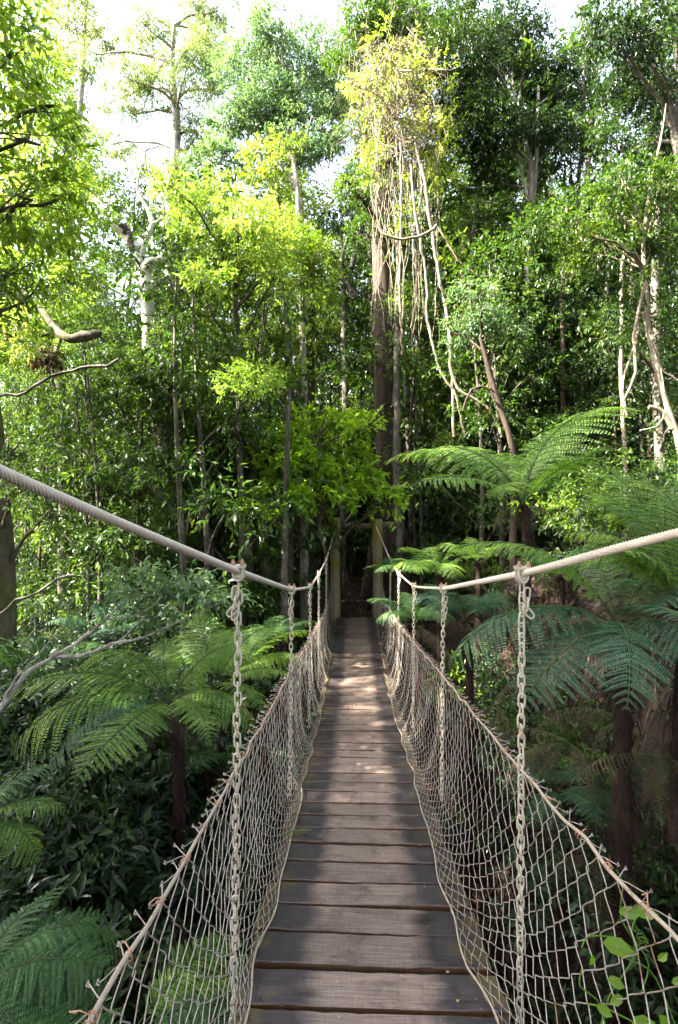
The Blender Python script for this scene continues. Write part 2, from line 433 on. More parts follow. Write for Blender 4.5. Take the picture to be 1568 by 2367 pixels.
# planks
yy = .25; k = 0
while yy < 11.55:
    w = R.uniform(.172, .182); yc = yy + w / 2
    sl = (deck_z(yc + .1) - deck_z(yc - .1)) / .2
    mb = MB()
    hw = .505 + R.uniform(-.012, .012) - .04 * ss(yc, 6, 11)
    nseg = 24; th = .034
    xs = np.linspace(-hw, hw, nseg + 1)
    # long edges chipped a little, corners eased
    e0 = R.normal(0, .0009, nseg + 1) + .001 * np.sin(xs * 9 + R.uniform(0, 6)); e1 = R.normal(0, .0016, nseg + 1)
    zc = R.normal(0, .0012, nseg + 1) - .004 * np.cos(xs * 3 + R.uniform(-1, 1))
    ch = .004
    rings = []
    for q in range(nseg + 1):
        a, b = -w / 2 + e0[q], w / 2 + e1[q]
        rings.append([[xs[q], a + ch, zc[q]], [xs[q], b - ch, zc[q]], [xs[q], b, zc[q] - ch], [xs[q], b, zc[q] - th], [xs[q], a, zc[q] - th], [xs[q], a, zc[q] - ch]])
    v = np.array(rings).reshape(-1, 3)
    f = [[q * 6 + s, (q + 1) * 6 + s, (q + 1) * 6 + (s + 1) % 6, q * 6 + (s + 1) % 6] for q in range(nseg) for s in range(6)]
    mb.add(v, f); mb.add(v[:6], [[0, 1, 2, 3, 4, 5]]); mb.add(v[-6:], [[5, 4, 3, 2, 1, 0]])
    me = mb.mesh('plank', M['plank'])
    o = put('plank', me, bridge, (float(deck_x(yc) - B0[0] + R.normal(0, .007)), float(yc - B0[1]), float(deck_z(yc) - B0[2] + R.normal(0, .003))))
    o.rotation_euler = (math.atan(sl) + R.normal(0, .008), R.normal(0, .004), -.03 + R.normal(0, .006))
    gap = R.uniform(.017, .028)
    yy += w + gap; k += 1
# two bearers under the planks and cross rods at the hangers
hang_d = [2.09, 3.98, 5.8, 7.56, 9.47]
for s in (-1, 1):
    ys = np.linspace(.2, 11.6, 40)
    mb = MB().tube(np.stack([deck_x(ys) + s * .36, ys, deck_z(ys) - .075], -1), .012, 6)
    bpart('deck_cable', mb, M['galv'], smooth=True)
for d in hang_d:
    zl = .42 if d < 3 else .115
    mb = MB().tube([[deck_x(d) - .60, d, deck_z(d) - zl], [deck_x(d) + .62, d, deck_z(d) - zl]], .025, 8)
    bpart('cross_bearer', mb, M['fern_trunk'], smooth=True)

# main cables through the hanger tops measured off the photo
Lc = [P(-420, 960, .8), P(0, 1090, 1.1), P(552, 1322, 2.09), P(675, 1364, 3.98), P(718, 1356, 5.8), P(738, 1326, 7.56), P(755, 1292, 9.47), P(776, 1222, 11.65)]
Rc = [P(2000, 1130, 1.05), P(1568, 1232, 1.49), P(1207, 1326, 2.09), P(1025, 1361, 3.98), P(957, 1355, 5.8), P(922, 1325, 7.56), P(903, 1295, 9.47), P(870, 1218, 11.65)]
Lc[0] = np.array([-1.0, -.4, .62]); Rc[0] = np.array([1.55, -.2, .36])


def densify(pts, step, amp=0):
    pts = np.array(pts); out = []
    n = len(pts)
    for q in range(n - 1):
        p0 = pts[max(q - 1, 0)]; p1 = pts[q]; p2 = pts[q + 1]; p3 = pts[min(q + 2, n - 1)]
        m = max(2, int(np.linalg.norm(p2 - p1) / step)); t = np.linspace(0, 1, m, endpoint=False)[:, None]
        a = .35  # taut: nearly straight between hangers
        m1 = (p2 - p0) * .5 * a + (p2 - p1) * (1 - a); m2 = (p3 - p1) * .5 * a + (p2 - p1) * (1 - a)
        out.append((2 * t**3 - 3 * t**2 + 1) * p1 + (t**3 - 2 * t**2 + t) * m1 + (-2 * t**3 + 3 * t**2) * p2 + (t**3 - t**2) * m2)
    out.append(pts[-1][None]); return np.vstack(out)


for pts in (Lc, Rc):
    mb = MB(); near = densify(pts[:4], .0025)
    mb.tube(near, .0128, 54, ref=(0, 0, 1), lobes=(8, .09, .5))
    far = densify(pts[3:], .03); mb.tube(far, .0126, 10, ref=(0, 0, 1))
    bpart('main_cable', mb, M['galv'], smooth=True)


def chain_mesh(top, bot, links_r=.0043, pitch=.0415, lw=.0165, extra=False, double=0):
    mb = MB(); L = top[2] - bot[2]; n = int(L / pitch)
    th = np.linspace(0, 2 * PI, 18, endpoint=False)
    def link(c, ang, tilt=0, tdir=0):
        hl = pitch * .5 + links_r * 1.9
        x = lw * .78 * np.sign(np.cos(th)) * np.abs(np.cos(th)) ** .8
        z = np.sin(th) * (lw * .78) + np.sign(np.sin(th)) * (hl - lw * .78) * np.minimum(1, np.abs(np.sin(th)) * 2.2)
        p = np.stack([x * math.cos(ang), x * math.sin(ang), z], -1)
        nrm = np.array([-math.sin(ang), math.cos(ang), 0])
        if tilt:
            ct, st = math.cos(tilt), math.sin(tilt)
            p = np.stack([p[:, 0] * ct + p[:, 2] * st, p[:, 1], -p[:, 0] * st + p[:, 2] * ct], -1)
            nrm = np.array([nrm[0] * ct, nrm[1], -nrm[0] * st])
        mb.tube(p + c, links_r, 7, ref=nrm, closed=True)
    for q in range(n):
        t = (q + .5) / n
        c = np.array(top) * (1 - t) + np.array(bot) * t
        c[:2] += .002 * np.sin(q * 1.3)
        link(c, (0.12 if q % 2 else PI / 2 + .2) + .25 * math.sin(q * .37 + top[0] * 9) + R.normal(0, .08), R.normal(0, .03))
    for q in range(double):
        t = (q + .5) / n; c = np.array(top) * (1 - t) + np.array(bot) * t + np.array([.016 if top[0] > 0 else -.012, -.012, -.02])
        link(c, (.1 if q % 2 == 0 else PI / 2), .12)
    if extra:
        s = 1 if top[0] > 0 else -1
        link(np.array(top) + [s * .022, -.012, -.115], .1, -s * .75)
    return mb


for side, pts in ((-1, Lc), (1, Rc)):
    for q, d in enumerate(hang_d):
        top = pts[q + 2] + np.array([0, 0, -.045])
        bx = deck_x(d) + side * .585
        bot = np.array([top[0] * .8 + bx * .2 + (-.012 if side < 0 else 0), d, deck_z(d) - (.42 if q == 0 else .12)])
        dl = [2, 4, 3, 2, 5][q] if not (side < 0 and q == 0) else 3
        o = bpart('hanger_chain', chain_mesh(top, bot, extra=(q == 0), double=dl), M['chain'], smooth=True, origin=top)
        o['_o'] = [float(a) for a in top]
        # cable grip: u bolt round the cable, saddle and two rusty nuts
        cc = pts[q + 2]; t = nz(pts[q + 3] - pts[q + 1]); sd = nz(np.cross(t, [0, 0, 1]))
        mb = MB(); a = np.linspace(-PI, 0, 13)
        # open u facing across the cable so that both legs show
        legx = np.array([1.0, 0, 0]) * .019
        u = [cc - legx + [0, -.019, .034]] + [cc + np.array([math.cos(z) * .019, -.019 if abs(math.cos(z)) > .99 else -.019, math.sin(z) * .028 - .006]) for z in a] + [cc + legx + [0, -.019, .034]]
        mb.tube(u, .0058, 8)
        u2 = [x + np.array([0, .038, -.004]) for x in u]; mb.tube(u2, .0058, 8)
        mb.box(cc + [0, 0, .024], (.056, .05, .011)); mb.box(cc + [0, 0, -.004], (.034, .030, .040))
        g_ = bpart('cable_grip', mb, M['chain'], parent=o, smooth=False, origin=cc)
        mb = MB()
        for sx in (-1, 1):
            mb.tube([cc + [sx * .019, -.019, .030], cc + [sx * .019, -.019, .041]], .0105, 6)
            mb.tube([cc + [sx * .019, -.019, .041], cc + [sx * .019, -.019, .053]], .0062, 8)
        bpart('nut', mb, M['rust'], parent=o, origin=cc)
for o in bpy.data.objects:
    if '_o' in o: del o['_o']

# mesh sides
TOPL = np.array([(.3, -.50, -.90), (.95, -.46, -.945), (1.5, -.447, -1.02), (2.09, -.438, -1.09), (3.0, -.42, -1.20), (3.98, -.395, -1.285), (5.8, -.345, -1.50), (7.56, -.28, -1.66), (9.47, -.205, -1.76), (11.5, -.16, -1.55)])
TOPR = np.array([(.3, .80, -.90), (1.15, .777, -.985), (1.6, .765, -1.03), (2.09, .758, -1.075), (3.0, .775, -1.17), (3.98, .805, -1.28), (5.8, .83, -1.47), (7.56, .86, -1.63), (9.47, .90, -1.74), (11.5, .92, -1.52)])


def top_pt(side, d):
    T = TOPL if side < 0 else TOPR
    return np.stack([np.interp(d, T[:, 0], T[:, 1]), d, np.interp(d, T[:, 0], T[:, 2])], -1)


def bot_pt(side, d):
    d = np.asarray(d, float)
    lat = np.interp(d, [1, 1.77, 2.0, 3, 4.3, 6, 8.4], [-.44, -.443, -.455, -.437, -.464, -.454, -.47]) if side < 0 else np.interp(d, [.5, 1.77, 2.0, 3, 4.3, 6, 8.4], [.47, .447, .39, .40, .43, .41, .43])
    lat = lat + .008 * np.sin(d * 6.1 + side) + .005 * np.sin(d * 13.3 + 2)
    return np.stack([deck_x(d) + lat, d, deck_z(d) + .012 + .006 * np.sin(d * 7)], -1)


def surf(side, d, v):
    """point on the sagging mesh: v=0 on the deck, v=1 on the top rope"""
    a = bot_pt(side, d); b = top_pt(side, d)
    v_ = np.clip(v, 0, 1)[..., None]
    s_ = side * np.array([1.0, 0, 0])
    edge = np.stack([deck_x(d) + side * .545, d, deck_z(d) + .03], -1)
    # quadratic through the deck edge, so the foot of the mesh lies on the planks
    p = (1 - v_) ** 2 * a + 2 * v_ * (1 - v_) * (edge + s_ * .035) + v_ ** 2 * b
    bul = (.012 * np.sin(d * 3.3 + side) + .007 * np.sin(d * 9.1 + 3 * v) + .02 * ss(d, 3, 7) * np.sin(d * 14 + 2 * v))
    p = p + s_ * (bul * np.sin(np.clip(v, 0, 1) * PI))[..., None]
    ov = np.clip(v - 1, 0, None)[..., None]
    p = p + ov * np.array([0, -.15, .1]) + ov * s_ * 1.2
    return p


for side in (-1, 1):
    mb = MB(); pit = .050
    us = np.arange(.35, 11.25, pit); NV = 11
    for q, u0 in enumerate(us):
        far = u0 > 5
        sub = 4 if far else 8
        k = np.arange(0, (NV * 2 + 1) * sub + 1) / sub           # half cells
        ph = k + (q % 2)
        tri = np.abs((ph % 2) - 1)                          # 0..1
        sgn = tri * 2 - 1
        # bent wire: long soft legs, sharp twist at the knuckle
        amp = pit * .5 + .003
        off = (.85 * sgn + .15 * np.sin(sgn * PI / 2)) * amp
        v = k / (NV * 2) + .0
        v = v + .005 * np.sin(u0 * 31)
        topend = True
        w = .012 * math.sin(u0 * 5) * v + (.035 if far else .018) * (v - .4) * math.sin(u0 * 1.7 + side)
        d = u0 + off + w + (R.normal(0, .0016) if not far else R.normal(0, .006) * v)
        d = d + (R.normal(0, .012) * ss(v, .9, 1.04) if not far else 0)
        if q % 2 == 0 or q == 1: bend = RB.uniform(.3, .95); lean = RB.normal(0, .5)
        v = np.where(v > 1, 1 + (v - 1) * bend, v); d = d + np.clip(v - 1, 0, None) * lean
        p = surf(side, d, v)
        twist = np.cos(ph * PI) * .0032
        p[:, 0] += side * twist * np.sign(np.cos(ph * PI * .5 + 1))
        if topend:
            e_ = p[-1]; p = np.vstack([p, e_ + [side * .004, .004, .004], e_ + [side * .006, .0, -.003], e_ + [-side * .002, -.004, -.002]])
        mb.tube(p, .0017 if not far else .0018, 4 if not far else 3, ref=(side * 1.0, 0, .25), caps=False)
    bpart('wire_mesh', mb, M['wire'], smooth=True)
    # top rope of thin strand, bottom rope tied to the planks
    ds = np.linspace(.3, 11.4, 700); tp = top_pt(side, ds); tp[:, 2] += .006 * np.sin(ds * 13) + .004 * np.sin(ds * 29); tp[:, 0] += .004 * np.sin(ds * 17)
    dn = ds < 4
    mb = MB(); nr = densify(tp[dn][::8], .004)
    mb.tube(nr, .0052, 14, ref=(0, 0, 1), lobes=(6, .05, .3)); mb.tube(tp[~dn], .0052, 6, ref=(0, 0, 1))
    bpart('mesh_rope', mb, M['rope'], smooth=True)
    bp_ = bot_pt(side, ds); bp_[:, 2] += .012; bp_[:, 0] += .006 * np.sin(ds * 11)
    mb = MB().tube(bp_, .0038, 7, ref=(0, 0, 1)); bpart('lacing_rope', mb, M['rope'], smooth=True)
    # rusty tie wires knotting the mesh to the top rope
    for d in np.arange(.6, 8, .17):
        mb = MB()
        c0 = top_pt(side, np.array([d + R.normal(0, .02)]))[0]
        for r_ in range(2):
            a = np.linspace(0, 2 * PI * 1.4, 14) + R.uniform(0, 6); rr = .0095
            t = np.linspace(0, .018, 14) * R.choice([-1, 1])
            mb.tube(np.stack([c0[0] + np.cos(a) * rr, c0[1] + t, c0[2] + np.sin(a) * rr], -1), .0013, 4, caps=False)
        e = c0 + [side * R.uniform(.01, .045), R.normal(0, .015), R.uniform(-.012, .03)]
        mb.tube([c0 + [0, 0, .008], (c0 + e) / 2 + [0, 0, .01], e, e + [-side * .008, .008, -.01]], .0015, 4)
        bpart('tie_wire', mb, M['rust'])

# portal
for (px, w, yt) in ((775, .125, 1196), (874, .125, 1200)):
    c0 = P(px, 1440, 11.75); c1 = P(px + (0 if px < 800 else -1), yt, 11.75)
    t = np.linspace(0, 1, 26)[:, None]; p = c0 * (1 - t) + c1 * t
    rad = w * (1 + .05 * np.sin(t[:, 0] * 9)) * (1 - .06 * t[:, 0])
    p[0, 2] = ground_z(p[0, 0], p[0, 1]) - .3
    bpart('post', MB().tube(p, rad, 14, wob=.025), M['post'], smooth=True, origin=c0)
t = np.linspace(0, 1, 16)[:, None]
p = P(758, 1219, 11.9) * (1 - t) + P(912, 1215, 11.9) * t
p = p + np.array([0, 0, 1.0]) * (.012 * np.sin(t * 8))
bpart('crossbeam', MB().tube(p, .085, 12, wob=.03), M['bark_moss'], smooth=True)
# guy wires carried on over the portal
bpart('guy_wire', MB().tube([Lc[-1] + [0, 0, .02], P(800, 1204, 12.2), P(812, 1188, 12.6), P(816, 1150, 13.2)], .007, 5), M['galv'], smooth=True)

# little scraps lying on the planks
mb = MB()
for q in range(150):
    d = R.uniform(.8, 10); s = R.choice([-1, 1]); x = deck_x(d) + s * R.uniform(.33, .49)
    pos = np.array([[x, d, deck_z(d) + R.uniform(.004, .012)]])
    leaves(mb, pos, np.array([[R.normal(), R.normal(), .1]]), np.array([[R.normal(0, .3), R.normal(0, .3), 1]]), R.uniform(.012, .035), R.uniform(.006, .014))
tag(put('leaf_litter', mb.mesh('deck_litter', M['leaf_dead'])), 'bits of dry brown leaf caught along the edges of the bridge deck', 'leaf litter', kind='stuff')
for (px, py, d, col, lab) in ((1032, 2226, 2.0, 'leaf_pale', 'tiny white petal lying right of centre on a plank near the camera'), (1055, 2300, 1.86, 'leaf_pale', 'small cream petal beside the right lacing rope near the camera')):
    mb = MB(); leaves(mb, np.zeros((1, 3)), np.array([[1, .5, .1]]), np.array([[0, .1, 1.]]), .016, .012, near=True)
    x = P(px, py, d)[0]
    tag(put('petal', mb.mesh('petal', M['leaf_pale']), loc=(float(x), d, float(deck_z(d) + .012))), lab, 'petal')
mb = MB(); leaves(mb, np.array([[0, 0, 0], [-.005, 0, .002]]), np.array([[1, -.1, .25], [-1, -.3, .1]]), np.array([[0, .4, 1.], [0, .3, 1.]]), .075, .02, near=True)
q = P(672, 1912, 3.15)
tag(put('fallen_leaf', mb.mesh('fallen_leaf', M['leaf_blue']), loc=(float(deck_x(3.15) - .40), 3.15, float(deck_z(3.15) + .03))), 'pale green leaf caught in the left mesh at the deck edge', 'leaf')


# ------------------------------------------------------------------ ferns
def frond_mesh(name, length, mat, arch=1.0, pairs=26, near=True, width=.30, seed=0, droop=.35):
    """bipinnate frond growing along +X from the origin, arching over"""
    rg = np.random.default_rng(seed); mb = MB(); s = np.linspace(0, 1, 30)
    ang = math.radians(52) * (1 - 0) - arch * s ** 1.25 * math.radians(82)
    x = np.concatenate([[0], np.cumsum(np.cos(ang[:-1]) * length / 29)]); z = np.concatenate([[0], np.cumsum(np.sin(ang[:-1]) * length / 29)])
    sw = .06 * length * np.sin(s * 2.5 + seed) * s
    cur = np.stack([x, sw, z], -1)
    mb.tube(cur, .0065 * length * (1 - .85 * s) + .001, 5, ref=(0, 1, 0), mi=1)
    ts = np.linspace(.16, .985, pairs)
    for t in ts:
        c = np.array([np.interp(t, s, cur[:, 0]), np.interp(t, s, cur[:, 1]), np.interp(t, s, cur[:, 2])])
        a = np.interp(t, s, ang); fw = np.array([math.cos(a), 0, math.sin(a)]); up = np.array([-math.sin(a), 0, math.cos(a)])
        prof = math.sin(PI * min(1, (t - .10) / .9) ** .72) ** .8 if t < .985 else .1
        pl = length * width * max(.08, prof) * rg.uniform(.9, 1.08)
        for sd in (-1, 1):
            dirv = nz(np.array([0, sd, 0]) * 1.0 + fw * rg.uniform(.42, .60) + up * rg.uniform(-.10, .2))
            m = 20 if near else 9; u = np.linspace(0, 1, m)
            pc = c + dirv * (u * pl)[:, None] + np.array([0, 0, -1.0]) * (droop * pl * u ** 2)[:, None]
            if pl > .03: mb.tube(pc[::3], .0016, 3, mi=1, caps=False)
            # pinnules
            un = np.linspace(.05, .99, m); base = c + dirv * (un * pl)[:, None] + np.array([0, 0, -1.0]) * (droop * pl * un ** 2)[:, None]
            tang = nz(dirv + np.array([0, 0, -1.0]) * (2 * droop * un)[:, None])
            nrm = nz(np.cross(tang, np.cross(up, tang)) * 1.0 + up * .3)
            lat = nz(np.cross(tang, nrm))
            ll = pl * .098 * (1 - un ** 1.8) + pl * .02 + .003
            for e in (-1, 1):
                dd = nz(lat * e + tang * .38 - nrm * .12)
                leaves(mb, base, dd, nrm + rg.normal(0, .12, (m, 3)), ll * rg.uniform(.85, 1.1, m), (pl / m) * .8, near=False, fold=.12)
    return mb.mesh(name, [mat, M['rachis']])


FR = {}
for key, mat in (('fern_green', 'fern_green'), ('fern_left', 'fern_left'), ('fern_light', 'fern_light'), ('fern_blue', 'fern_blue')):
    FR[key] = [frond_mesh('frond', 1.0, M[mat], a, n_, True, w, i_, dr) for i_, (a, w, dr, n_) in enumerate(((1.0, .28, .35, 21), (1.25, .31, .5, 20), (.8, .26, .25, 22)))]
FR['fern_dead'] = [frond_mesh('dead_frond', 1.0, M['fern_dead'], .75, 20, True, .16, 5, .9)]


def fern(label, crown, fronds, key='fern_green', trunk=None, dead=0, group=None, name='tree_fern', tr=.045):
    """fronds: (azimuth deg, lift deg, length)"""
    crown = np.asarray(crown, float)
    gz = float(ground_z(crown[0], crown[1])) if trunk is None else trunk
    base = np.array([crown[0], crown[1], gz]) if gz < crown[2] else crown - [0, 0, .1]
    t = thing(name, label, 'fern', base, group)
    h = crown[2] - base[2]
    if h > .12:
        mb = MB(); n = max(6, int(h / .06)); s = np.linspace(-.1, 1, n)
        pts = base + np.array([0, 0, 1.0]) * (s * h)[:, None] + np.stack([.06 * np.sin(s * 2.2), .03 * np.sin(s * 3), s * 0], -1)
        pts[-1] = crown
        mb.tube(pts, tr * (1 + .25 * (1 - s)) * (1 + R.normal(0, .07, n)), 11, wob=.10)
        # fibres and broken stalk bases
        for q in range(int(h * 60)):
            z = R.uniform(.1, 1); a = R.uniform(0, 2 * PI); o = np.array([math.cos(a), math.sin(a), 0])
            b_ = base + np.array([.06 * math.sin(z * 2.2), .03 * math.sin(z * 3), z * h]) + o * tr * .8
            mb.tube([b_, b_ + o * .05 + [0, 0, .02], b_ + o * .08 + [0, 0, -R.uniform(.02, .12)]], [.006, .005, .002], 3, caps=False)
        o = put('trunk', mb.mesh('fern_trunk', M['fern_trunk'], origin=base, smooth=True), t)
    for q, fr in enumerate(fronds):
        az, lift, ln = fr[:3]; kk = fr[3] if len(fr) > 3 else key
        me = FR[kk][q % 3]
        o = put('frond', me, t, tuple(float(x) for x in (crown - base)))
        o.rotation_euler = (R.normal(0, .12) + RB.normal(0, .16), -math.radians(lift + RB.normal(0, 4)), math.radians(az)); o.scale = (ln, ln * RB.uniform(.8, 1.1), ln * RB.uniform(.85, 1.15))
        o.rotation_mode = 'XYZ'
    for q in range(dead):
        o = put('dead_frond', FR['fern_dead'][0], t, tuple(float(x) for x in (crown - base + [0, 0, -.03])))
        ln = R.uniform(.5, .9); o.rotation_euler = (0, math.radians(R.uniform(35, 60)), R.uniform(0, 2 * PI)); o.scale = (ln, ln, ln)
    return t


def ring(n, ln, lift=0, a0=0, jit=12):
    return [(a0 + q * 360 / n + R.uniform(-jit, jit), lift + R.uniform(-9, 9), ln * R.uniform(.82, 1.12)) for q in range(n)]


# right side
fern('tall tree fern with widest spreading crown above the right cable, on a dark bare trunk', P(1207, 1165, 5.6),
     [(168, -3, 1.75), (155, 14, 1.5), (195, -8, 1.45), (110, 20, 1.5), (14, 26, 2.1), (32, 14, 1.9), (5, 14, 1.45), (80, 14, 1.5), (-60, -5, 1.1), (240, -5, 1.1)], 'fern_left', dead=4)
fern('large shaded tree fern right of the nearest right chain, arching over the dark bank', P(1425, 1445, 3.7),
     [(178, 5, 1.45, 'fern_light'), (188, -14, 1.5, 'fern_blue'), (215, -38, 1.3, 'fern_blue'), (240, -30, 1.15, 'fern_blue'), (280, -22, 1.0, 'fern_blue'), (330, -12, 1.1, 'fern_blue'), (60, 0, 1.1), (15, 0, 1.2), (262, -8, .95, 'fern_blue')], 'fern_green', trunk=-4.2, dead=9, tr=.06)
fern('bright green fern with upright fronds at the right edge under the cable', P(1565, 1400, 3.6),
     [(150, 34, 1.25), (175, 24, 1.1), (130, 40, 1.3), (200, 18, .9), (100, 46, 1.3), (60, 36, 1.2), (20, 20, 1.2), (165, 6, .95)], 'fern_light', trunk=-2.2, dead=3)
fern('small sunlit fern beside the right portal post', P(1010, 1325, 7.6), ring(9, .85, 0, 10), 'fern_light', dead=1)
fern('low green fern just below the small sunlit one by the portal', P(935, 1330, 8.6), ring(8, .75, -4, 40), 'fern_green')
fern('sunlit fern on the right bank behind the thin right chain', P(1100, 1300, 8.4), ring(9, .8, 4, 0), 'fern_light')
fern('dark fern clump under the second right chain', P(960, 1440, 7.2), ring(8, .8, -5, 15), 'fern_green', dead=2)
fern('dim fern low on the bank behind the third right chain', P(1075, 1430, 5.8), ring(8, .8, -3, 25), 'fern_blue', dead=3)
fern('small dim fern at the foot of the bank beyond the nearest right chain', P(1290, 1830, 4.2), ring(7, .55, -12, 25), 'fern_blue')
fern('yellow green fern high on the right bank at the right edge', P(1460, 1225, 6.4), ring(7, .8, 4, 25), 'fern_light', dead=2)
fern('shaded fern half hidden behind the wide tree fern trunk', P(1290, 1330, 7.0), ring(8, .9, 0, 5), 'fern_green', dead=3)
# left side
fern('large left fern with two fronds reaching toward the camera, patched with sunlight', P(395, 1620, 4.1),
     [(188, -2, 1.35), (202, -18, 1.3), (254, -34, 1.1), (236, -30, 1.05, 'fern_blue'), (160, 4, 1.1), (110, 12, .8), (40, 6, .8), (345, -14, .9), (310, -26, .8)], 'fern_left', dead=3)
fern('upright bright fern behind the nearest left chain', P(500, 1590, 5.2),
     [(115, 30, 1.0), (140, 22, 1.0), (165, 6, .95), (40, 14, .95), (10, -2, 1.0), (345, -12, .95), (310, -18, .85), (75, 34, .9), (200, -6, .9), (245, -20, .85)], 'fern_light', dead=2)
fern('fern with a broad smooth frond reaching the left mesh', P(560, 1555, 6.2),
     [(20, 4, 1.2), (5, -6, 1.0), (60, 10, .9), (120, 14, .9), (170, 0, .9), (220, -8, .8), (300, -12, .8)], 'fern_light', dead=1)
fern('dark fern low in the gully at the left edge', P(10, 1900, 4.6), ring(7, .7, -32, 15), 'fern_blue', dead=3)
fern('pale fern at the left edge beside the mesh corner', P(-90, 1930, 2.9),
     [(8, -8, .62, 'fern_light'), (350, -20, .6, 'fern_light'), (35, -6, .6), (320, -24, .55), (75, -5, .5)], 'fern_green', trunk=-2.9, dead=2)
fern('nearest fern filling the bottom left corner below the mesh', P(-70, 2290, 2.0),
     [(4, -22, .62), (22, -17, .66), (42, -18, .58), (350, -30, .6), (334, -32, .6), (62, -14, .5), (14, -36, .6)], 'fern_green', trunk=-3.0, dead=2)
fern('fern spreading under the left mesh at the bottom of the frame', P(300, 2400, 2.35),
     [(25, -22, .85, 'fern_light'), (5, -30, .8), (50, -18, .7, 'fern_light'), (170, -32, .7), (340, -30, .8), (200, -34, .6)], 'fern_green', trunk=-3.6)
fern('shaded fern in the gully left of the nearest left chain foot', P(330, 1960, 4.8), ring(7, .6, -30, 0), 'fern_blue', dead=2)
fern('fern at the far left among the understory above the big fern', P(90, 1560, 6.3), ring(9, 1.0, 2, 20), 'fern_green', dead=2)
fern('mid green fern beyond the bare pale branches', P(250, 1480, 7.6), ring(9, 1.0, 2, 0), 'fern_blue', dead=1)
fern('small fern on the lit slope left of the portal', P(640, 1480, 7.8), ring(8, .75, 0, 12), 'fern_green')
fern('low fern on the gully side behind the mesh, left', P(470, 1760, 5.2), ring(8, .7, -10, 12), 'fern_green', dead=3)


# ------------------------------------------------------------------ trees
def limb(mb, a, b, r0, r1, sag=.15, n=9, sides=6):
    a = np.asarray(a, float); b = np.asarray(b, float); L = np.linalg.norm(b - a)
    t = np.linspace(0, 1, n)[:, None]
    k1 = a + (b - a) * .35 + np.array([0, 0, sag * L]) + R.normal(0, .05 * L, 3)
    k2 = a + (b - a) * .75 + R.normal(0, .06 * L, 3)
    p = (1 - t) ** 3 * a + 3 * t * (1 - t) ** 2 * k1 + 3 * t ** 2 * (1 - t) * k2 + t ** 3 * b
    p[1:-1] += R.normal(0, .012 * L, (n - 2, 3))
    mb.tube(p, r0 + (r1 - r0) * t[:, 0] ** .8, sides, caps=False)
    return p


def tree(label, trunk, d, bark, blobs, leaf, L=.085, cov=1.0, forks=(), name='tree', near=False, limbs=True, group=None, aspect=.42, root=True, droop=.25, dz=0, top_d=None, flare=1.0, twigs=True, cat='tree', per=7, spread=0):
    """trunk: (px,py,width px) from the foot upward; blobs: (px,py,rx,ry[,dd]) leaf masses"""
    top_d = d if top_d is None else top_d
    tp = []
    for q, (px, py, w) in enumerate(trunk):
        dq = d + (top_d - d) * q / max(1, len(trunk) - 1)
        tp.append((P(px, py, dq), w / F * dq / 2))
    base = tp[0][0].copy()
    if root:
        gz = float(ground_z(base[0], base[1]))
        if base[2] > gz - .1:
            base[2] = gz - .15; tp.insert(0, (base.copy(), tp[0][1] * 1.25 * flare))
    pts = np.array([p for p, _ in tp]); rad = np.array([r for _, r in tp])
    pp = densify_c(pts, .35); rr = np.interp(np.linspace(0, 1, len(pp)), np.linspace(0, 1, len(rad)), rad) if False else interp_r(pts, rad, pp)
    pp[1:-1] += R.normal(0, .012, (len(pp) - 2, 3))
    t = thing(name, label, cat, base, group)
    mb = MB().tube(pp, rr * (1 + R.normal(0, .03, len(pp))), 12, wob=.03)
    if root and rad[0] > .12 and not label.startswith('forked'):
        for q in range(6):
            a = R.uniform(0, 2 * PI); o = np.array([math.cos(a), math.sin(a), 0])
            mb.tube([base + [0, 0, .15 + rad[0] * 3] + o * rad[0] * .6, base + o * rad[0] * 1.2 + [0, 0, .2], base + o * rad[0] * 2.4 + [0, 0, -.1]], [rad[0] * .25, rad[0] * .35, rad[0] * .2], 6)
    for fk in forks:
        fp = [(P(px, py, d + dd), w / F * d / 2) for (px, py, w, dd) in fk]
        a = np.array([p for p, _ in fp]); r = np.array([q for _, q in fp]); b = densify_c(a, .25)
        mb.tube(b, interp_r(a, r, b), 8, wob=.04)
    put('trunk', mb.mesh('tree_trunk', M[bark], origin=base, smooth=True), t)
    if blobs:
        cb = MB()
        lpx = max(1.0, (L * F / d) ** 2 * aspect * .5 * .62)
        for bl in blobs:
            px, py, rx, ry = bl[:4]; dd = bl[4] if len(bl) > 4 else (R.uniform(-1, 1) * spread if spread else R.uniform(-.12, .12) * d * .6)
            dq = d + dd; c = P(px, py, dq)
            r = np.array([rx / F * dq, (rx + ry) / 2 / F * dq * .9, ry / F * dq])
            n = int(1.55 * cov * PI * rx * ry / lpx)
            foliage(cb, c, r, n, L, near=near, sub=int(8 + 14 * max(rx, ry) / 100), aspect=aspect, droop=droop, per=per)
            if limbs:
                lb = MB()
                low = pp[pp[:, 2] < c[2] - r[2] * .3]
                if len(low) == 0: low = pp
                a = low[np.argmin(np.linalg.norm(low - (c - [0, 0, .6]), axis=1))]
                rt = min(.05 * dq / 10 + .01, .3 * rad.mean() + .012)
                e = c + R.normal(0, .2, 3) * r
                lp = limb(lb, a, e, rt, rt * .35)
                if twigs:
                    for q in range(6):
                        s_ = lp[R.integers(4, 9)]; e2 = c + rand_unit(1)[0] * r * R.uniform(.5, .9)
                        limb(lb, s_, e2, rt * .35, .003, .05, 6, 4)
                put('limb', lb.mesh('tree_limb', M[bark], origin=base, smooth=True), t)
        put('crown', cb.mesh('tree_crown', M[leaf], origin=base), t)
    return t


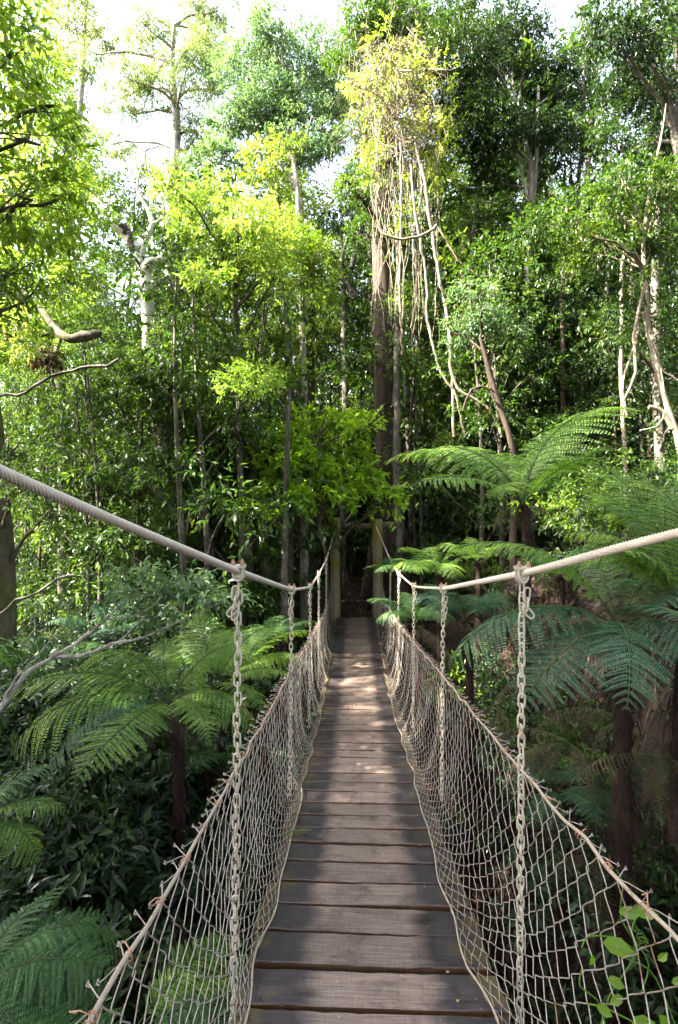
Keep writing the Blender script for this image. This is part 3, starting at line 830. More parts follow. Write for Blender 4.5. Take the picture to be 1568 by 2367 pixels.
def densify_c(pts, step):
    pts = np.asarray(pts, float); n = len(pts)
    if n < 2: return pts
    out = []
    for q in range(n - 1):
        p0 = pts[max(q - 1, 0)]; p1 = pts[q]; p2 = pts[q + 1]; p3 = pts[min(q + 2, n - 1)]
        m = max(2, int(np.linalg.norm(p2 - p1) / step)); t = np.linspace(0, 1, m, endpoint=False)[:, None]
        m1 = (p2 - p0) * .5; m2 = (p3 - p1) * .5
        lim = np.linalg.norm(p2 - p1)
        m1 = nz(m1) * min(np.linalg.norm(m1), lim); m2 = nz(m2) * min(np.linalg.norm(m2), lim)
        out.append((2 * t**3 - 3 * t**2 + 1) * p1 + (t**3 - 2 * t**2 + t) * m1 + (-2 * t**3 + 3 * t**2) * p2 + (t**3 - t**2) * m2)
    out.append(pts[-1][None]); return np.vstack(out)


def interp_r(a, r, b):
    sa = np.concatenate([[0], np.cumsum(np.linalg.norm(np.diff(a, axis=0), axis=1))]); sb = np.concatenate([[0], np.cumsum(np.linalg.norm(np.diff(b, axis=0), axis=1))])
    return np.interp(sb / sb[-1], sa / sa[-1], r)


# --- the trees one can tell apart, left to right
tree('leafy tree hanging in from the left edge with large separate leaves against the sky', [(-260, 1500, 70), (-240, 900, 60), (-200, 300, 45), (-150, 0, 25)], 4.4, 'bark_grey',
     [(20, 130, 110, 110), (40, 330, 140, 110), (70, 470, 130, 100), (20, 600, 120, 120), (110, 260, 70, 60), (150, 440, 60, 60), (60, 700, 90, 70), (0, 30, 90, 60), (-80, 450, 110, 200)], 'leaf_vivid', .075, .42, near=True, aspect=.4)
tree('yellow green leafy tree behind the hanging left branches', [(-60, 1400, 40), (-30, 900, 36), (40, 400, 26), (80, 200, 14)], 7.8, 'bark_grey',
     [(70, 180, 120, 110), (130, 340, 110, 100), (60, 420, 130, 110), (150, 520, 110, 90), (80, 640, 130, 100), (190, 620, 70, 60), (60, 60, 90, 60), (180, 470, 70, 80), (30, 780, 110, 80)], 'leaf_yellow', .085, .8)
tree('airy tall tree with pale stem against the white sky', [(350, 1200, 24), (380, 800, 24), (398, 440, 24), (409, 290, 19), (398, 180, 13), (403, 60, 8)], 16, 'bark_pale',
     [(330, 60, 90, 40), (450, 50, 70, 50), (290, 180, 60, 35), (440, 150, 70, 45), (390, 210, 70, 40), (250, 230, 30, 20), (330, 390, 40, 30), (480, 100, 60, 40), (300, 250, 50, 30), (210, 120, 30, 25), (480, 200, 60, 50), (450, 300, 60, 60), (340, 150, 60, 40), (500, 20, 60, 40), (260, 330, 50, 40), (420, 400, 60, 40)], 'leaf_airy', .09, 1.05, limbs=True, droop=.5, aspect=.3,
     forks=[[(405, 330, 12, 0), (425, 350, 9, 0), (450, 320, 5, .2)], [(398, 440, 12, 0), (350, 420, 6, 0), (335, 350, 5, 0), (360, 340, 3, 0)], [(398, 180, 8, 0), (420, 130, 5, 0), (470, 80, 3, 0)]])
tree('hazy pale tree at the top left edge of the sky gap', [(120, 1100, 22), (150, 600, 20), (190, 200, 12), (200, -60, 6)], 19, 'bark_pale',
     [(170, 40, 60, 50), (200, 150, 45, 40), (160, 240, 50, 60), (100, -40, 90, 60), (190, 330, 50, 60), (210, 420, 60, 60), (230, 60, 50, 40), (120, 120, 60, 60)], 'leaf_airy', .10, .85, droop=.5)
tree('forked pale tree with smooth grey white trunk and a burnt broken limb, left of centre', [(400, 1330, 46), (392, 1150, 44), (375, 1000, 40), (350, 860, 36), (341, 740, 30), (338, 650, 30), (322, 600, 26)], 10.2, 'bark_white',
     [(300, 500, 40, 30, 1), (345, 470, 36, 30, 1), (300, 420, 40, 26, 1), (350, 800, 70, 40, -.8), (330, 870, 80, 50, -.8), (400, 850, 60, 50, -.8), (370, 950, 80, 50, -.8), (400, 1050, 80, 60, -.8), (380, 1150, 80, 60, -.8), (410, 1240, 70, 50, -.8), (380, 1330, 90, 50, -.8), (400, 1420, 90, 50, -.6), (270, 600, 40, 30)], 'leaf_mid', .08, 1.0, limbs=False,
     forks=[[(322, 600, 26, 0), (312, 570, 26, 0), (295, 545, 26, 0), (268, 520, 24, -.1), (262, 515, 18, -.1)],
            [(338, 625, 26, 0), (350, 606, 24, 0), (385, 600, 20, .2), (388, 585, 12, .3)],
            [(338, 670, 24, 0), (365, 650, 20, .2), (400, 655, 15, .5), (430, 680, 10, .8)],
            [(322, 600, 20, 0), (335, 560, 15, 0), (352, 520, 12, .1), (340, 480, 9, .2), (318, 440, 7, .2), (322, 405, 5, .2)],
            [(350, 520, 9, .1), (380, 500, 7, .1), (375, 460, 5, 0), (345, 400, 4, 0), (350, 345, 4, 0), (368, 338, 3, 0)]], flare=1.3)
mb = MB(); mb.tube(densify_c(np.array([P(262, 512, 10.05), P(280, 524, 10.1), P(300, 545, 10.15), P(312, 585, 10.15)]), .05), .085, 10, wob=.2)
for ob in [x for x in bpy.data.objects if x.get('label', '').startswith('forked pale')]:
    put('burnt_limb', mb.mesh('burnt_limb', M['bark_brown'], origin=np.array(ob.location), smooth=True), ob)['label'] = 'charred broken limb end'
tree('dark slender tree with a clump of epiphytes near the left edge', [(150, 1400, 30), (150, 1100, 26), (145, 900, 24), (108, 800, 15)], 10.5, 'bark_grey',
     [(100, 760, 110, 70), (150, 880, 110, 70), (60, 900, 80, 80), (200, 980, 100, 70), (80, 1030, 110, 70), (180, 730, 80, 60)], 'leaf_mid', .085, .6)
tree('big mossy trunk lit at its top at the far left edge', [(5, 1590, 62), (8, 1400, 56), (4, 1240, 50), (-20, 1000, 46), (-60, 600, 44)], 6.6, 'bark_moss',
     [(40, 1120, 90, 60), (120, 1180, 80, 50), (30, 1020, 80, 60)], 'leaf_mid', .085, .5)
tree('round topped tree with cool green crown below the white sky, upper centre', [(690, 1000, 18), (697, 600, 16), (690, 420, 14), (655, 250, 9)], 14.5, 'bark_pale',
     [(560, 170, 100, 80), (680, 150, 120, 100), (620, 290, 110, 80), (760, 190, 90, 90), (720, 330, 100, 80), (530, 290, 70, 60), (640, 80, 90, 50), (590, 230, 90, 70), (700, 240, 100, 70), (800, 300, 70, 80), (500, 370, 70, 50), (780, 90, 70, 50)], 'leaf_blue', .095, 1.15)
tree('thin pale trunked tree with bleached yellow leaf sprays, centre left', [(703, 975, 17), (699, 780, 15), (690, 480, 13), (678, 370, 8)], 11.5, 'bark_pale',
     [(600, 350, 50, 26), (650, 330, 45, 24), (590, 400, 50, 26), (665, 420, 50, 26), (640, 380, 45, 20), (700, 480, 60, 50), (660, 520, 60, 40), (720, 600, 60, 50), (680, 700, 70, 50), (720, 780, 60, 50), (660, 860, 60, 40)], 'leaf_vivid2', .09, 1.0, per=8)
tree('sunlit yellow green tree in the left centre of the forest', [(560, 1300, 16), (553, 950, 14), (548, 720, 12), (530, 560, 9)], 9.3, 'bark_grey',
     [(420, 470, 60, 40), (480, 450, 80, 50), (560, 490, 90, 50), (450, 540, 80, 45), (530, 580, 100, 55), (620, 560, 80, 50), (470, 640, 60, 40), (570, 660, 90, 50), (640, 640, 60, 40), (400, 420, 40, 30), (520, 740, 80, 50), (620, 500, 50, 40), (390, 450, 50, 40), (500, 510, 110, 60), (580, 600, 110, 50), (690, 560, 50, 40), (540, 720, 90, 50), (600, 790, 80, 50), (490, 840, 80, 50), (580, 890, 80, 50), (540, 960, 60, 50)], 'leaf_yellow', .085, .8, spread=2.6)
tree('thin leaning tree stem with peeling bark beside the pale centre trunk', [(672, 930, 14), (668, 800, 14), (655, 690, 12), (640, 620, 8)], 11, 'bark_grey',
     [(650, 600, 60, 50), (690, 560, 60, 50), (740, 640, 70, 60), (650, 740, 70, 50)], 'leaf_vivid', .085, .8)
tree('bushy green tree filling the left middle behind the cable', [(290, 1350, 24), (300, 1000, 20), (280, 750, 12)], 12.5, 'bark_grey',
     [(230, 640, 60, 60), (230, 760, 90, 70), (320, 840, 100, 80), (260, 950, 110, 80), (380, 760, 70, 70), (180, 1050, 110, 70), (420, 850, 80, 80), (330, 1060, 100, 70)], 'leaf_mid', .085, .75)
tree('dense green tree left of the portal behind the sapling', [(500, 1330, 22), (505, 1000, 18), (520, 800, 12)], 11, 'bark_brown',
     [(560, 790, 100, 70), (480, 880, 100, 70), (610, 880, 90, 70), (450, 980, 100, 70), (560, 990, 100, 70), (500, 1090, 90, 60), (620, 770, 60, 60), (410, 900, 60, 60)], 'leaf_mid', .085, .85)
tree('dark leaved tree between the sapling and the thick brown trunk', [(790, 1300, 20), (800, 1000, 18), (790, 600, 12)], 15.5, 'bark_grey',
     [(780, 480, 70, 60), (790, 600, 70, 60), (750, 700, 80, 70), (820, 780, 70, 70), (770, 860, 90, 60), (840, 920, 60, 60), (830, 440, 60, 60), (720, 560, 60, 50)], 'leaf_mid', .09, .7,
     forks=[[(800, 640, 18, 0), (822, 690, 20, 0)], [(812, 620, 14, 0), (840, 520, 9, 0)]])
tree('leaning dark tree with a sunlit broken base left of the bridge', [(615, 1320, 26), (590, 1260, 26), (540, 1180, 24), (505, 1090, 20), (490, 950, 14)], 10.5, 'bark_moss',
     [(480, 930, 70, 50), (530, 1080, 60, 40)], 'leaf_dark', .085, .6)
tree('straight pale stem lit down its left side just left of the portal', [(655, 1500, 19), (660, 1250, 15), (668, 900, 11)], 9.2, 'bark_grey', [(650, 860, 60, 40)], 'leaf_vivid', .08, .6)
tree('broad brown stump like trunk left of the portal', [(700, 1460, 66), (699, 1300, 58), (703, 1150, 52), (705, 900, 46), (710, 600, 36)], 12.6, 'bark_brown', [(710, 800, 80, 60), (700, 560, 70, 60)], 'leaf_dark', .09, .7, flare=1.6)
tree('thickest dark brown trunk rising behind the right portal post', [(905, 1330, 62), (893, 1000, 52), (886, 700, 46), (884, 400, 44), (900, 250, 40), (912, 50, 34), (925, -180, 24)], 13.2, 'bark_brown',
     [(890, 20, 110, 50, -.8), (930, 50, 80, 40, -.9), (860, 70, 60, 40, -.7), (890, 40, 110, 50), (960, 70, 100, 60), (850, 90, 60, 50), (970, 170, 60, 60), (840, 200, 40, 60), (900, 330, 60, 40), (830, 300, 40, 40), (1010, 130, 60, 60), (1020, 260, 60, 60), (820, 420, 60, 50), (960, 400, 60, 40), (1010, 60, 70, 50), (800, 150, 50, 60), (850, 540, 50, 50), (1000, 340, 40, 40)], 'leaf_mid', .09, 1.0, flare=1.5)
tree('thin white mottled trunk standing close right of the thickest trunk', [(925, 1310, 22), (916, 1000, 18), (918, 800, 15), (922, 600, 12), (908, 380, 9)], 12, 'bark_grey',
     [(940, 420, 50, 60), (880, 520, 40, 40)], 'leaf_mid', .085, .5)
tree('white barked tree with a split stem in the right middle', [(1214, 980, 18), (1212, 880, 17), (1216, 790, 15), (1222, 560, 14), (1228, 380, 12), (1190, 250, 8)], 12.5, 'bark_pale',
     [(1130, 170, 120, 90), (1060, 110, 100, 90), (1230, 140, 120, 90), (1180, 290, 130, 80), (1090, 300, 90, 80), (1270, 270, 100, 80), (1150, 60, 110, 60), (1320, 200, 80, 80), (1060, 230, 60, 60), (1300, 340, 90, 60), (1130, 400, 80, 50)], 'leaf_dark', .09, 1.25,
     forks=[[(1228, 900, 8, -.2), (1232, 930, 14, -.2), (1229, 850, 15, -.2), (1219, 800, 12, 0)], [(1222, 560, 10, 0), (1240, 380, 9, 0), (1245, 200, 6, 0)], [(1226, 480, 9, 0), (1190, 330, 6, 0)]])
tree('dark canopy tree in the upper right corner', [(1640, 1300, 36), (1610, 700, 28), (1560, 300, 18)], 9, 'bark_grey',
     [(1480, 60, 110, 90), (1540, 170, 90, 90), (1440, 180, 80, 70), (1500, 300, 110, 80), (1400, 70, 60, 70), (1560, 380, 80, 90), (1420, 330, 60, 50)], 'leaf_dark', .095, 1.0)
tree('crooked right hand tree with a sunlit twisting stem', [(1575, 1060, 15), (1530, 900, 12), (1500, 760, 11), (1488, 620, 10), (1494, 500, 9), (1525, 330, 5), (1540, 240, 2)], 7.8, 'bark_liana',
     [(1460, 500, 90, 60), (1380, 470, 110, 50), (1530, 560, 60, 60), (1290, 520, 90, 50), (1400, 580, 100, 60), (1220, 530, 60, 45), (1530, 430, 60, 60), (1460, 660, 70, 50), (1500, 760, 60, 50), (1440, 420, 80, 50), (1350, 540, 90, 50)], 'leaf_mid', .085, 1.0,
     forks=[[(1500, 940, 10, 0), (1530, 950, 11, 0), (1555, 990, 12, 0)], [(1490, 660, 8, 0), (1465, 780, 7, -.1), (1470, 860, 6, -.1), (1440, 930, 5, 0)]])
tree('grey slender stem near the right edge beside the twisting one', [(1540, 1230, 24), (1525, 1000, 22), (1515, 700, 18), (1530, 300, 12)], 9.6, 'bark_grey',
     [(1500, 850, 90, 60), (1420, 760, 90, 60), (1540, 740, 60, 60), (1560, 950, 60, 60)], 'leaf_dark', .09, .8)
tree('dense dark tree in the right middle behind the tree fern', [(1340, 1280, 24), (1345, 900, 20), (1335, 600, 14)], 13.5, 'bark_brown',
     [(1340, 640, 130, 70), (1290, 740, 110, 80), (1400, 800, 120, 80), (1320, 860, 110, 70), (1450, 900, 90, 80), (1180, 640, 90, 70), (1410, 690, 90, 60), (1270, 960, 90, 60), (1400, 1010, 110, 70), (1480, 620, 90, 70), (1500, 750, 80, 80), (1240, 850, 60, 60), (1500, 1040, 80, 60), (1130, 900, 70, 60), (1130, 1040, 70, 50)], 'leaf_dark', .09, .95)
tree('tree with a fresh green spray right of the lianas', [(1185, 1030, 15), (1160, 960, 13), (1130, 860, 12), (1110, 780, 8)], 9.4, 'bark_brown',
     [(1110, 740, 80, 45), (1060, 760, 50, 40), (1160, 770, 60, 40), (1100, 680, 60, 35)], 'leaf_blue', .085, .9,
     forks=[[(1130, 860, 9, 0), (1140, 920, 6, 0), (1170, 950, 5, 0)], [(1160, 960, 8, 0), (1135, 900, 7, 0), (1090, 900, 5, 0), (1070, 950, 5, 0)]])
tree('leafy tree behind the lianas right of the thickest trunk', [(1040, 1280, 18), (1030, 900, 15), (1010, 500, 10)], 14.5, 'bark_grey',
     [(1000, 420, 60, 60), (1050, 520, 80, 60), (980, 620, 60, 60), (1080, 620, 80, 60), (1000, 760, 70, 70), (1100, 860, 80, 60), (990, 900, 70, 70), (1060, 980, 80, 60), (1140, 480, 80, 60)], 'leaf_mid', .09, .7)
tree('fresh green sapling leaning over the far end of the bridge', [(756, 1400, 10), (754, 1285, 9), (739, 1218, 9), (738, 1170, 8), (717, 1123, 7), (730, 1040, 5), (750, 970, 4)], 9.9, 'bark_brown',
     [(720, 975, 110, 24), (660, 1005, 80, 22), (810, 965, 60, 20), (840, 990, 40, 20), (740, 1045, 120, 30), (640, 1060, 70, 22), (700, 1100, 110, 28), (810, 1100, 80, 26), (640, 1145, 80, 24), (850, 1140, 70, 18), (730, 1145, 90, 24), (895, 1170, 36, 12), (745, 1185, 30, 12), (590, 1160, 30, 16)], 'leaf_sapling', .15, 2.1, near=True, droop=.12, aspect=.38, per=9)

# thin straight stems seen through the wood
stems = [(60, 1350, 60, 700, 12, 13, 'bark_grey'), (215, 1330, 205, 1000, 14, 14, 'bark_brown'), (325, 1340, 330, 900, 10, 11, 'bark_grey'), (455, 1330, 450, 800, 12, 14, 'bark_grey'),
         (985, 1260, 985, 850, 12, 14, 'bark_grey'), (1065, 1270, 1070, 800, 15, 13, 'bark_pale'), (1110, 1260, 1090, 700, 10, 12, 'bark_brown'), (1160, 1250, 1160, 900, 9, 12.6, 'bark_liana'),
         (1290, 1230, 1300, 700, 13, 11.5, 'bark_brown'), (1390, 1230, 1400, 700, 12, 12, 'bark_grey'), (1450, 1180, 1440, 600, 10, 10, 'bark_liana'), (1130, 700, 1120, 350, 12, 15, 'bark_grey'),
         (860, 700, 845, 420, 14, 17, 'bark_pale'), (960, 1270, 955, 900, 9, 12.6, 'bark_brown'), (620, 1000, 610, 650, 10, 13, 'bark_grey'), (1345, 640, 1350, 250, 10, 13, 'bark_grey'), (95, 1400, 100, 950, 20, 12, 'bark_grey')]
swords = ['left of the dark slender tree', 'bearing vines under the left cable', 'left of the forked pale tree foot', 'right of the forked pale tree', 'behind the small fern by the portal', 'pale and straight between portal and wide tree fern', 'leaning gently left of the wide tree fern', 'wiry and lit left of the wide tree fern trunk',
          'dark behind the wide tree fern crown', 'grey above the right cable', 'pale and wiry above the right cable', 'high in the canopy right of the lianas', 'pale and hazy left of the thickest trunk', 'dark beside the thin white mottled trunk', 'grey behind the sunlit yellow tree', 'high in the dark right canopy', 'thick and grey near the left edge']
for (x0, y0, x1, y1, w, d, b), wd in zip(stems, swords):
    xm = (x0 + x1) / 2 + R.uniform(-12, 12)
    tree('slender tree stem ' + wd, [(x0, y0, w), (xm, (y0 + y1) / 2, w * .9), (x1, y1, w * .8), (x1 + R.uniform(-30, 30), y1 - 250, w * .5)], d, b,
         [(x1 + R.uniform(-50, 50), y1 - 60, 55, 35), (x1 + R.uniform(-50, 50), y1 - 200, 65, 45), (x1 + R.uniform(-50, 50), (y0 + y1) / 2, 45, 30)], R.choice(['leaf_mid', 'leaf_dark', 'leaf_vivid']), .085, .7)

# --- lianas
def liana(label, pts, d, w, bark='bark_liana', dd=0, group='lianas hanging from the vine covered trunk'):
    p = np.array([P(x, y, d + dd * q / max(1, len(pts) - 1)) for q, (x, y) in enumerate(pts)])
    c = densify_c(p, .12); c[1:-1] += R.normal(0, .012, (len(c) - 2, 3))
    if c[0][2] < c[-1][2]: pass
    o = put('liana', MB().tube(c, w / F * d / 2, 6).mesh('liana', M[bark], origin=c[0], smooth=True), loc=tuple(float(q) for q in c[0]))
    return tag(o, label, 'vine', group)


liana('long leaning liana running from the vine mass down to the right', [(975, 380), (990, 480), (1012, 620), (1035, 740), (1045, 860), (1050, 1010)], 10.8, 8)
liana('second long liana curving beside the leaning one', [(950, 380), (962, 500), (985, 640), (990, 740), (1020, 860), (1052, 905), (1075, 1010)], 10.6, 6)
liana('liana loop sagging across below the vine mass', [(872, 520), (885, 540), (915, 552), (950, 552), (985, 540), (1010, 520)], 10.5, 7)
liana('thin liana hanging straight over the thin white trunk', [(925, 330), (928, 480), (924, 640), (930, 820)], 10.9, 5)
liana('wavy liana between the thin white trunk and leaning liana', [(960, 330), (975, 430), (955, 560), (965, 660), (950, 760)], 11, 5)
liana('liana arching from the leaning pair toward the white split tree', [(1010, 520), (1060, 600), (1120, 640), (1180, 620)], 11, 4)
liana('liana forking down beside the fresh green spray', [(1040, 840), (1060, 900), (1110, 930), (1140, 960), (1160, 1010)], 10, 7)
liana('curling liana hanging at the right edge near the tree fern frond', [(1470, 560), (1458, 660), (1475, 760), (1440, 880), (1450, 960)], 8, 6, group='lianas of the right bank')
liana('kinked sunlit liana low at the right edge', [(1568, 880), (1520, 840), (1505, 760), (1540, 920), (1520, 985), (1480, 995)], 7.6, 4, group='lianas of the right bank')
liana('thin bare twig arching over the left cable at the left edge', [(0, 915), (60, 905), (120, 870), (190, 850), (250, 845), (275, 830)], 7.2, 7, 'bark_grey', group='bare twigs at the left')
liana('lower thin bare twig at the left edge beside the lit trunk', [(0, 1420), (40, 1390), (90, 1365), (140, 1335), (175, 1330)], 5.6, 6, 'bark_grey', group='bare twigs at the left')
# sunlit mass of hanging stems round the trunk top
mb = MB()
for q in range(520):
    a = R.uniform(0, 2 * PI); y = R.uniform(85, 330); prof = np.interp(y, [85, 140, 230, 330], [.75, 1.0, .8, .6])
    rr_ = R.random() ** .6 * 74 * prof; x = 918 + math.cos(a) * rr_ * 1.3; dq = 11.9 + math.sin(a) * .75
    o_ = P(x, y, dq); dv = nz(np.array([math.cos(a), math.sin(a), 0]) * R.uniform(.2, 1.3) + R.normal(0, .6, 3) + [0, 0, R.uniform(-1.6, .3)]); ln = R.uniform(.25, 1.15)
    s_ = np.linspace(0, 1, 7)[:, None]; k1 = R.normal(0, .16, 3); k2 = R.normal(0, .10, 3)
    pts = o_ + dv * ln * s_ + k1 * np.sin(s_ * 4) * ln + k2 * np.sin(s_ * 9) * ln + np.array([0, 0, -.35]) * ln * s_ ** 2
    mb.tube(pts, np.linspace(R.uniform(.006, .020), .004, 7), 4, caps=False)
for q in range(46):
    x = R.uniform(870, 1000); y = R.uniform(300, 420); ln = R.uniform(150, 480); sw = R.normal(0, 22)
    pts = [P(x + sw * math.sin(s * 2.4 + 1) + R.normal(0, 4) + (x - 930) * .25 * s, y + ln * s, 11.3 + R.normal(0, .08)) for s in np.linspace(0, 1, 8)]
    mb.tube(densify_c(np.array(pts), .15), R.uniform(.003, .008), 4, caps=False)
t = thing('vine_mass', 'sunlit pale tangle of hanging vines wrapped round the top of the thickest trunk', 'vine', P(915, 420, 11.6))
put('stems', mb.mesh('vine_stems', M['bark_liana'], origin=np.array(t.location)), t)
mb = MB()
for (x, y, rx, ry) in ((905, 130, 55, 30), (870, 190, 40, 30), (960, 200, 45, 30), (985, 240, 40, 26), (930, 270, 50, 30), (880, 260, 36, 26), (950, 150, 40, 24), (1000, 330, 40, 40), (880, 330, 30, 26)):
    c = P(x, y, 11.5); foliage(mb, c + R.normal(0, .1, 3), np.array([rx * 1.35, rx * 1.35, ry * 1.5]) / F * 11.5, 300, .12, sub=9, aspect=.42)
put('leaves', mb.mesh('vine_leaves', M['leaf_pale'], origin=np.array(t.location)), t)

mb = MB()
for (x, y, rx, ry) in ((850, 210, 50, 50), (1000, 180, 50, 60), (930, 90, 80, 40), (1010, 300, 50, 60), (980, 420, 50, 50), (870, 380, 40, 50), (1030, 400, 40, 50), (940, 520, 40, 40), (1040, 560, 40, 40)):
    foliage(mb, P(x, y, 11.4), np.array([rx * 1.2, rx, ry * 1.2]) / F * 11.5, 260, .11, sub=9, aspect=.42)
put('leaves', mb.mesh('vine_green_leaves', M['leaf_vivid2'], origin=np.array(t.location)), t)

# broken mossy branch on the left and the dark nest-like epiphyte
c = densify_c(np.array([P(60, 680, 6.6), P(100, 720, 6.5), P(130, 762, 6.4), P(160, 783, 6.3), P(195, 778, 6.3), P(235, 768, 6.3)]), .06)
o = thing('broken_branch', 'thick mossy broken branch lit by the sun, left side above the cable', 'branch', c[0])
put('bough', MB().tube(c, np.concatenate([np.linspace(.03, .062, len(c) - 2), [.055, .025]]), 10, wob=.09).mesh('bough', M['bark_moss'], origin=c[0], smooth=True), o)
c2 = densify_c(np.array([P(140, 770, 6.35), P(110, 772, 6.4), P(80, 778, 6.4)]), .06)
put('twig', MB().tube(c2, .022, 6).mesh('twig', M['bark_moss'], origin=c[0], smooth=True), o)
c3 = densify_c(np.array([P(62, 684, 6.6), P(20, 650, 6.6), P(-60, 610, 6.2), P(-190, 560, 4.9)]), .1)
put('twig', MB().tube(c3, .035, 6).mesh('twig', M['bark_moss'], origin=c[0], smooth=True), o)
mb = MB(); foliage(mb, P(105, 822, 8.4), np.array([.17, .17, .15]), 420, .13, sub=4, aspect=.25, droop=.7)
e_ = P(105, 822, 8.4); mb.tube([e_ + [-.15, 0, .04], e_, e_ + [.15, 0, -.03]], .05, 7); mb.tube([e_ + [0, .05, .14], e_, e_ + [.02, 0, -.16]], .05, 7)
tag(put('epiphyte', mb.mesh('epiphyte', M['fern_dead'], origin=P(105, 822, 8.4)), loc=tuple(float(q) for q in P(105, 822, 8.4))), 'dark shaggy epiphyte clump on the slender left tree', 'epiphyte')


# bare pale branches reaching in at lower left, with a leafy end
b0 = P(-120, 1760, 3.6)
t = thing('bare_branch', 'long pale forking branch reaching in from the lower left with a leafy tip', 'branch', b0)
mb = MB()
def br(pts, w0, w1):
    p = np.array([P(x, y, d) for (x, y, d) in pts]); c = densify_c(p, .05); c[1:-1] += R.normal(0, .004, (len(c) - 2, 3))
    mb.tube(c, np.linspace(w0, w1, len(c)) * 3.9 / F / 2 * (1 + R.normal(0, .05, len(c))), 7, wob=.05)
br([(-120, 1760, 3.6), (0, 1637, 3.8), (60, 1560, 3.9), (130, 1515, 4.0), (200, 1470, 4.0), (250, 1425, 4.05), (285, 1395, 4.1), (300, 1370, 4.1)], 17, 5)
br([(120, 1520, 4.0), (200, 1512, 4.0), (270, 1485, 4.0), (320, 1478, 4.0), (380, 1450, 4.1), (430, 1430, 4.15), (480, 1408, 4.2), (515, 1385, 4.25)], 9, 4)
br([(0, 1637, 3.8), (35, 1570, 3.85), (55, 1548, 3.85), (95, 1510, 3.9), (125, 1470, 3.9)], 7, 3)
br([(240, 1432, 4.05), (290, 1428, 4.05), (340, 1410, 4.1), (370, 1380, 4.1)], 5, 2)
br([(270, 1485, 4.0), (310, 1450, 4.0), (340, 1420, 4.0)], 4, 2)
br([(430, 1430, 4.15), (425, 1400, 4.2), (440, 1350, 4.2)], 4, 2)
br([(285, 1395, 4.1), (330, 1380, 4.1), (380, 1370, 4.2), (400, 1330, 4.2)], 4, 2)
put('branches', mb.mesh('pale_branches', M['bark_pale'], origin=b0, smooth=True), t)
mb = MB()
for (x, y, rx, ry, n) in ((330, 1370, 80, 26, 330), (420, 1350, 90, 34, 420), (500, 1375, 50, 26, 200), (300, 1330, 60, 20, 150), (400, 1400, 90, 30, 160), (80, 1470, 45, 22, 90), (130, 1400, 40, 30, 60)):
    foliage(mb, P(x, y, 4.2), np.array([rx, rx, ry]) / F * 4.2, n, .075, near=True, sub=10, aspect=.36, droop=.15)
put('leaves', mb.mesh('branch_leaves', M['leaf_blue'], origin=b0), t)

# vine climbing the mesh at bottom right
v0 = np.array([.86, 1.35, -1.75])
t = thing('climbing_vine', 'young green vine twining through the right mesh near the camera', 'vine', v0)
mb = MB()
def P2(px, py): return P(px, py, 1.33 + (2367 - py) * .0003)
for pts in ([(1390, 2367), (1410, 2300), (1450, 2240), (1470, 2200), (1460, 2150), (1480, 2100), (1470, 2070)], [(1560, 2367), (1530, 2290), (1500, 2240), (1440, 2210), (1420, 2170), (1360, 2165), (1345, 2190)],
            [(1400, 2367), (1380, 2310), (1340, 2280), (1345, 2240)], [(1480, 2300), (1500, 2230), (1465, 2170), (1435, 2120), (1440, 2040), (1425, 2010)], [(1360, 2320), (1400, 2330), (1460, 2360)]):
    c = densify_c(np.array([P2(*q) for q in pts]), .02); mb.tube(c, .0022, 5)
for q in range(7):
    a = np.linspace(0, 9, 24); c = P2(1465 + R.uniform(-25, 35), 2180 + R.uniform(-20, 30)); mb.tube(np.stack([c[0] + np.cos(a) * .012, c[1] + a * .002, c[2] + np.sin(a) * .012], -1), .001, 4, caps=False)
put('stem', mb.mesh('vine_stem', M['fern_light'], origin=v0, smooth=True), t)
lv = [(1375, 2150, 70, 8), (1412, 2082, 50, -8), (1445, 2078, 55, 0), (1385, 2230, 42, 20), (1500, 2190, 30, -60), (1360, 2290, 40, 30), (1440, 2330, 50, -20), (1500, 2310, 45, 60), (1340, 2340, 40, 45), (1530, 2240, 36, -30), (1420, 2270, 36, 160), (1470, 2350, 50, 15), (1350, 2200, 30, -90), (1560, 2330, 50, 20)]
for (x, y, L_, a) in lv:
    p = P2(x, y) - [0, .04, 0]; ar = math.radians(a); L_ = L_ / F * 1.35
    mb = MB(); leaves(mb, p[None], np.array([[math.cos(ar), -.25, -math.sin(ar) * .8]]), np.array([[.1, -.75, .7]]), L_, L_ * .55, near=True)
    put('leaf', mb.mesh('vine_leaf', M['leaf_vivid'], origin=v0), t)

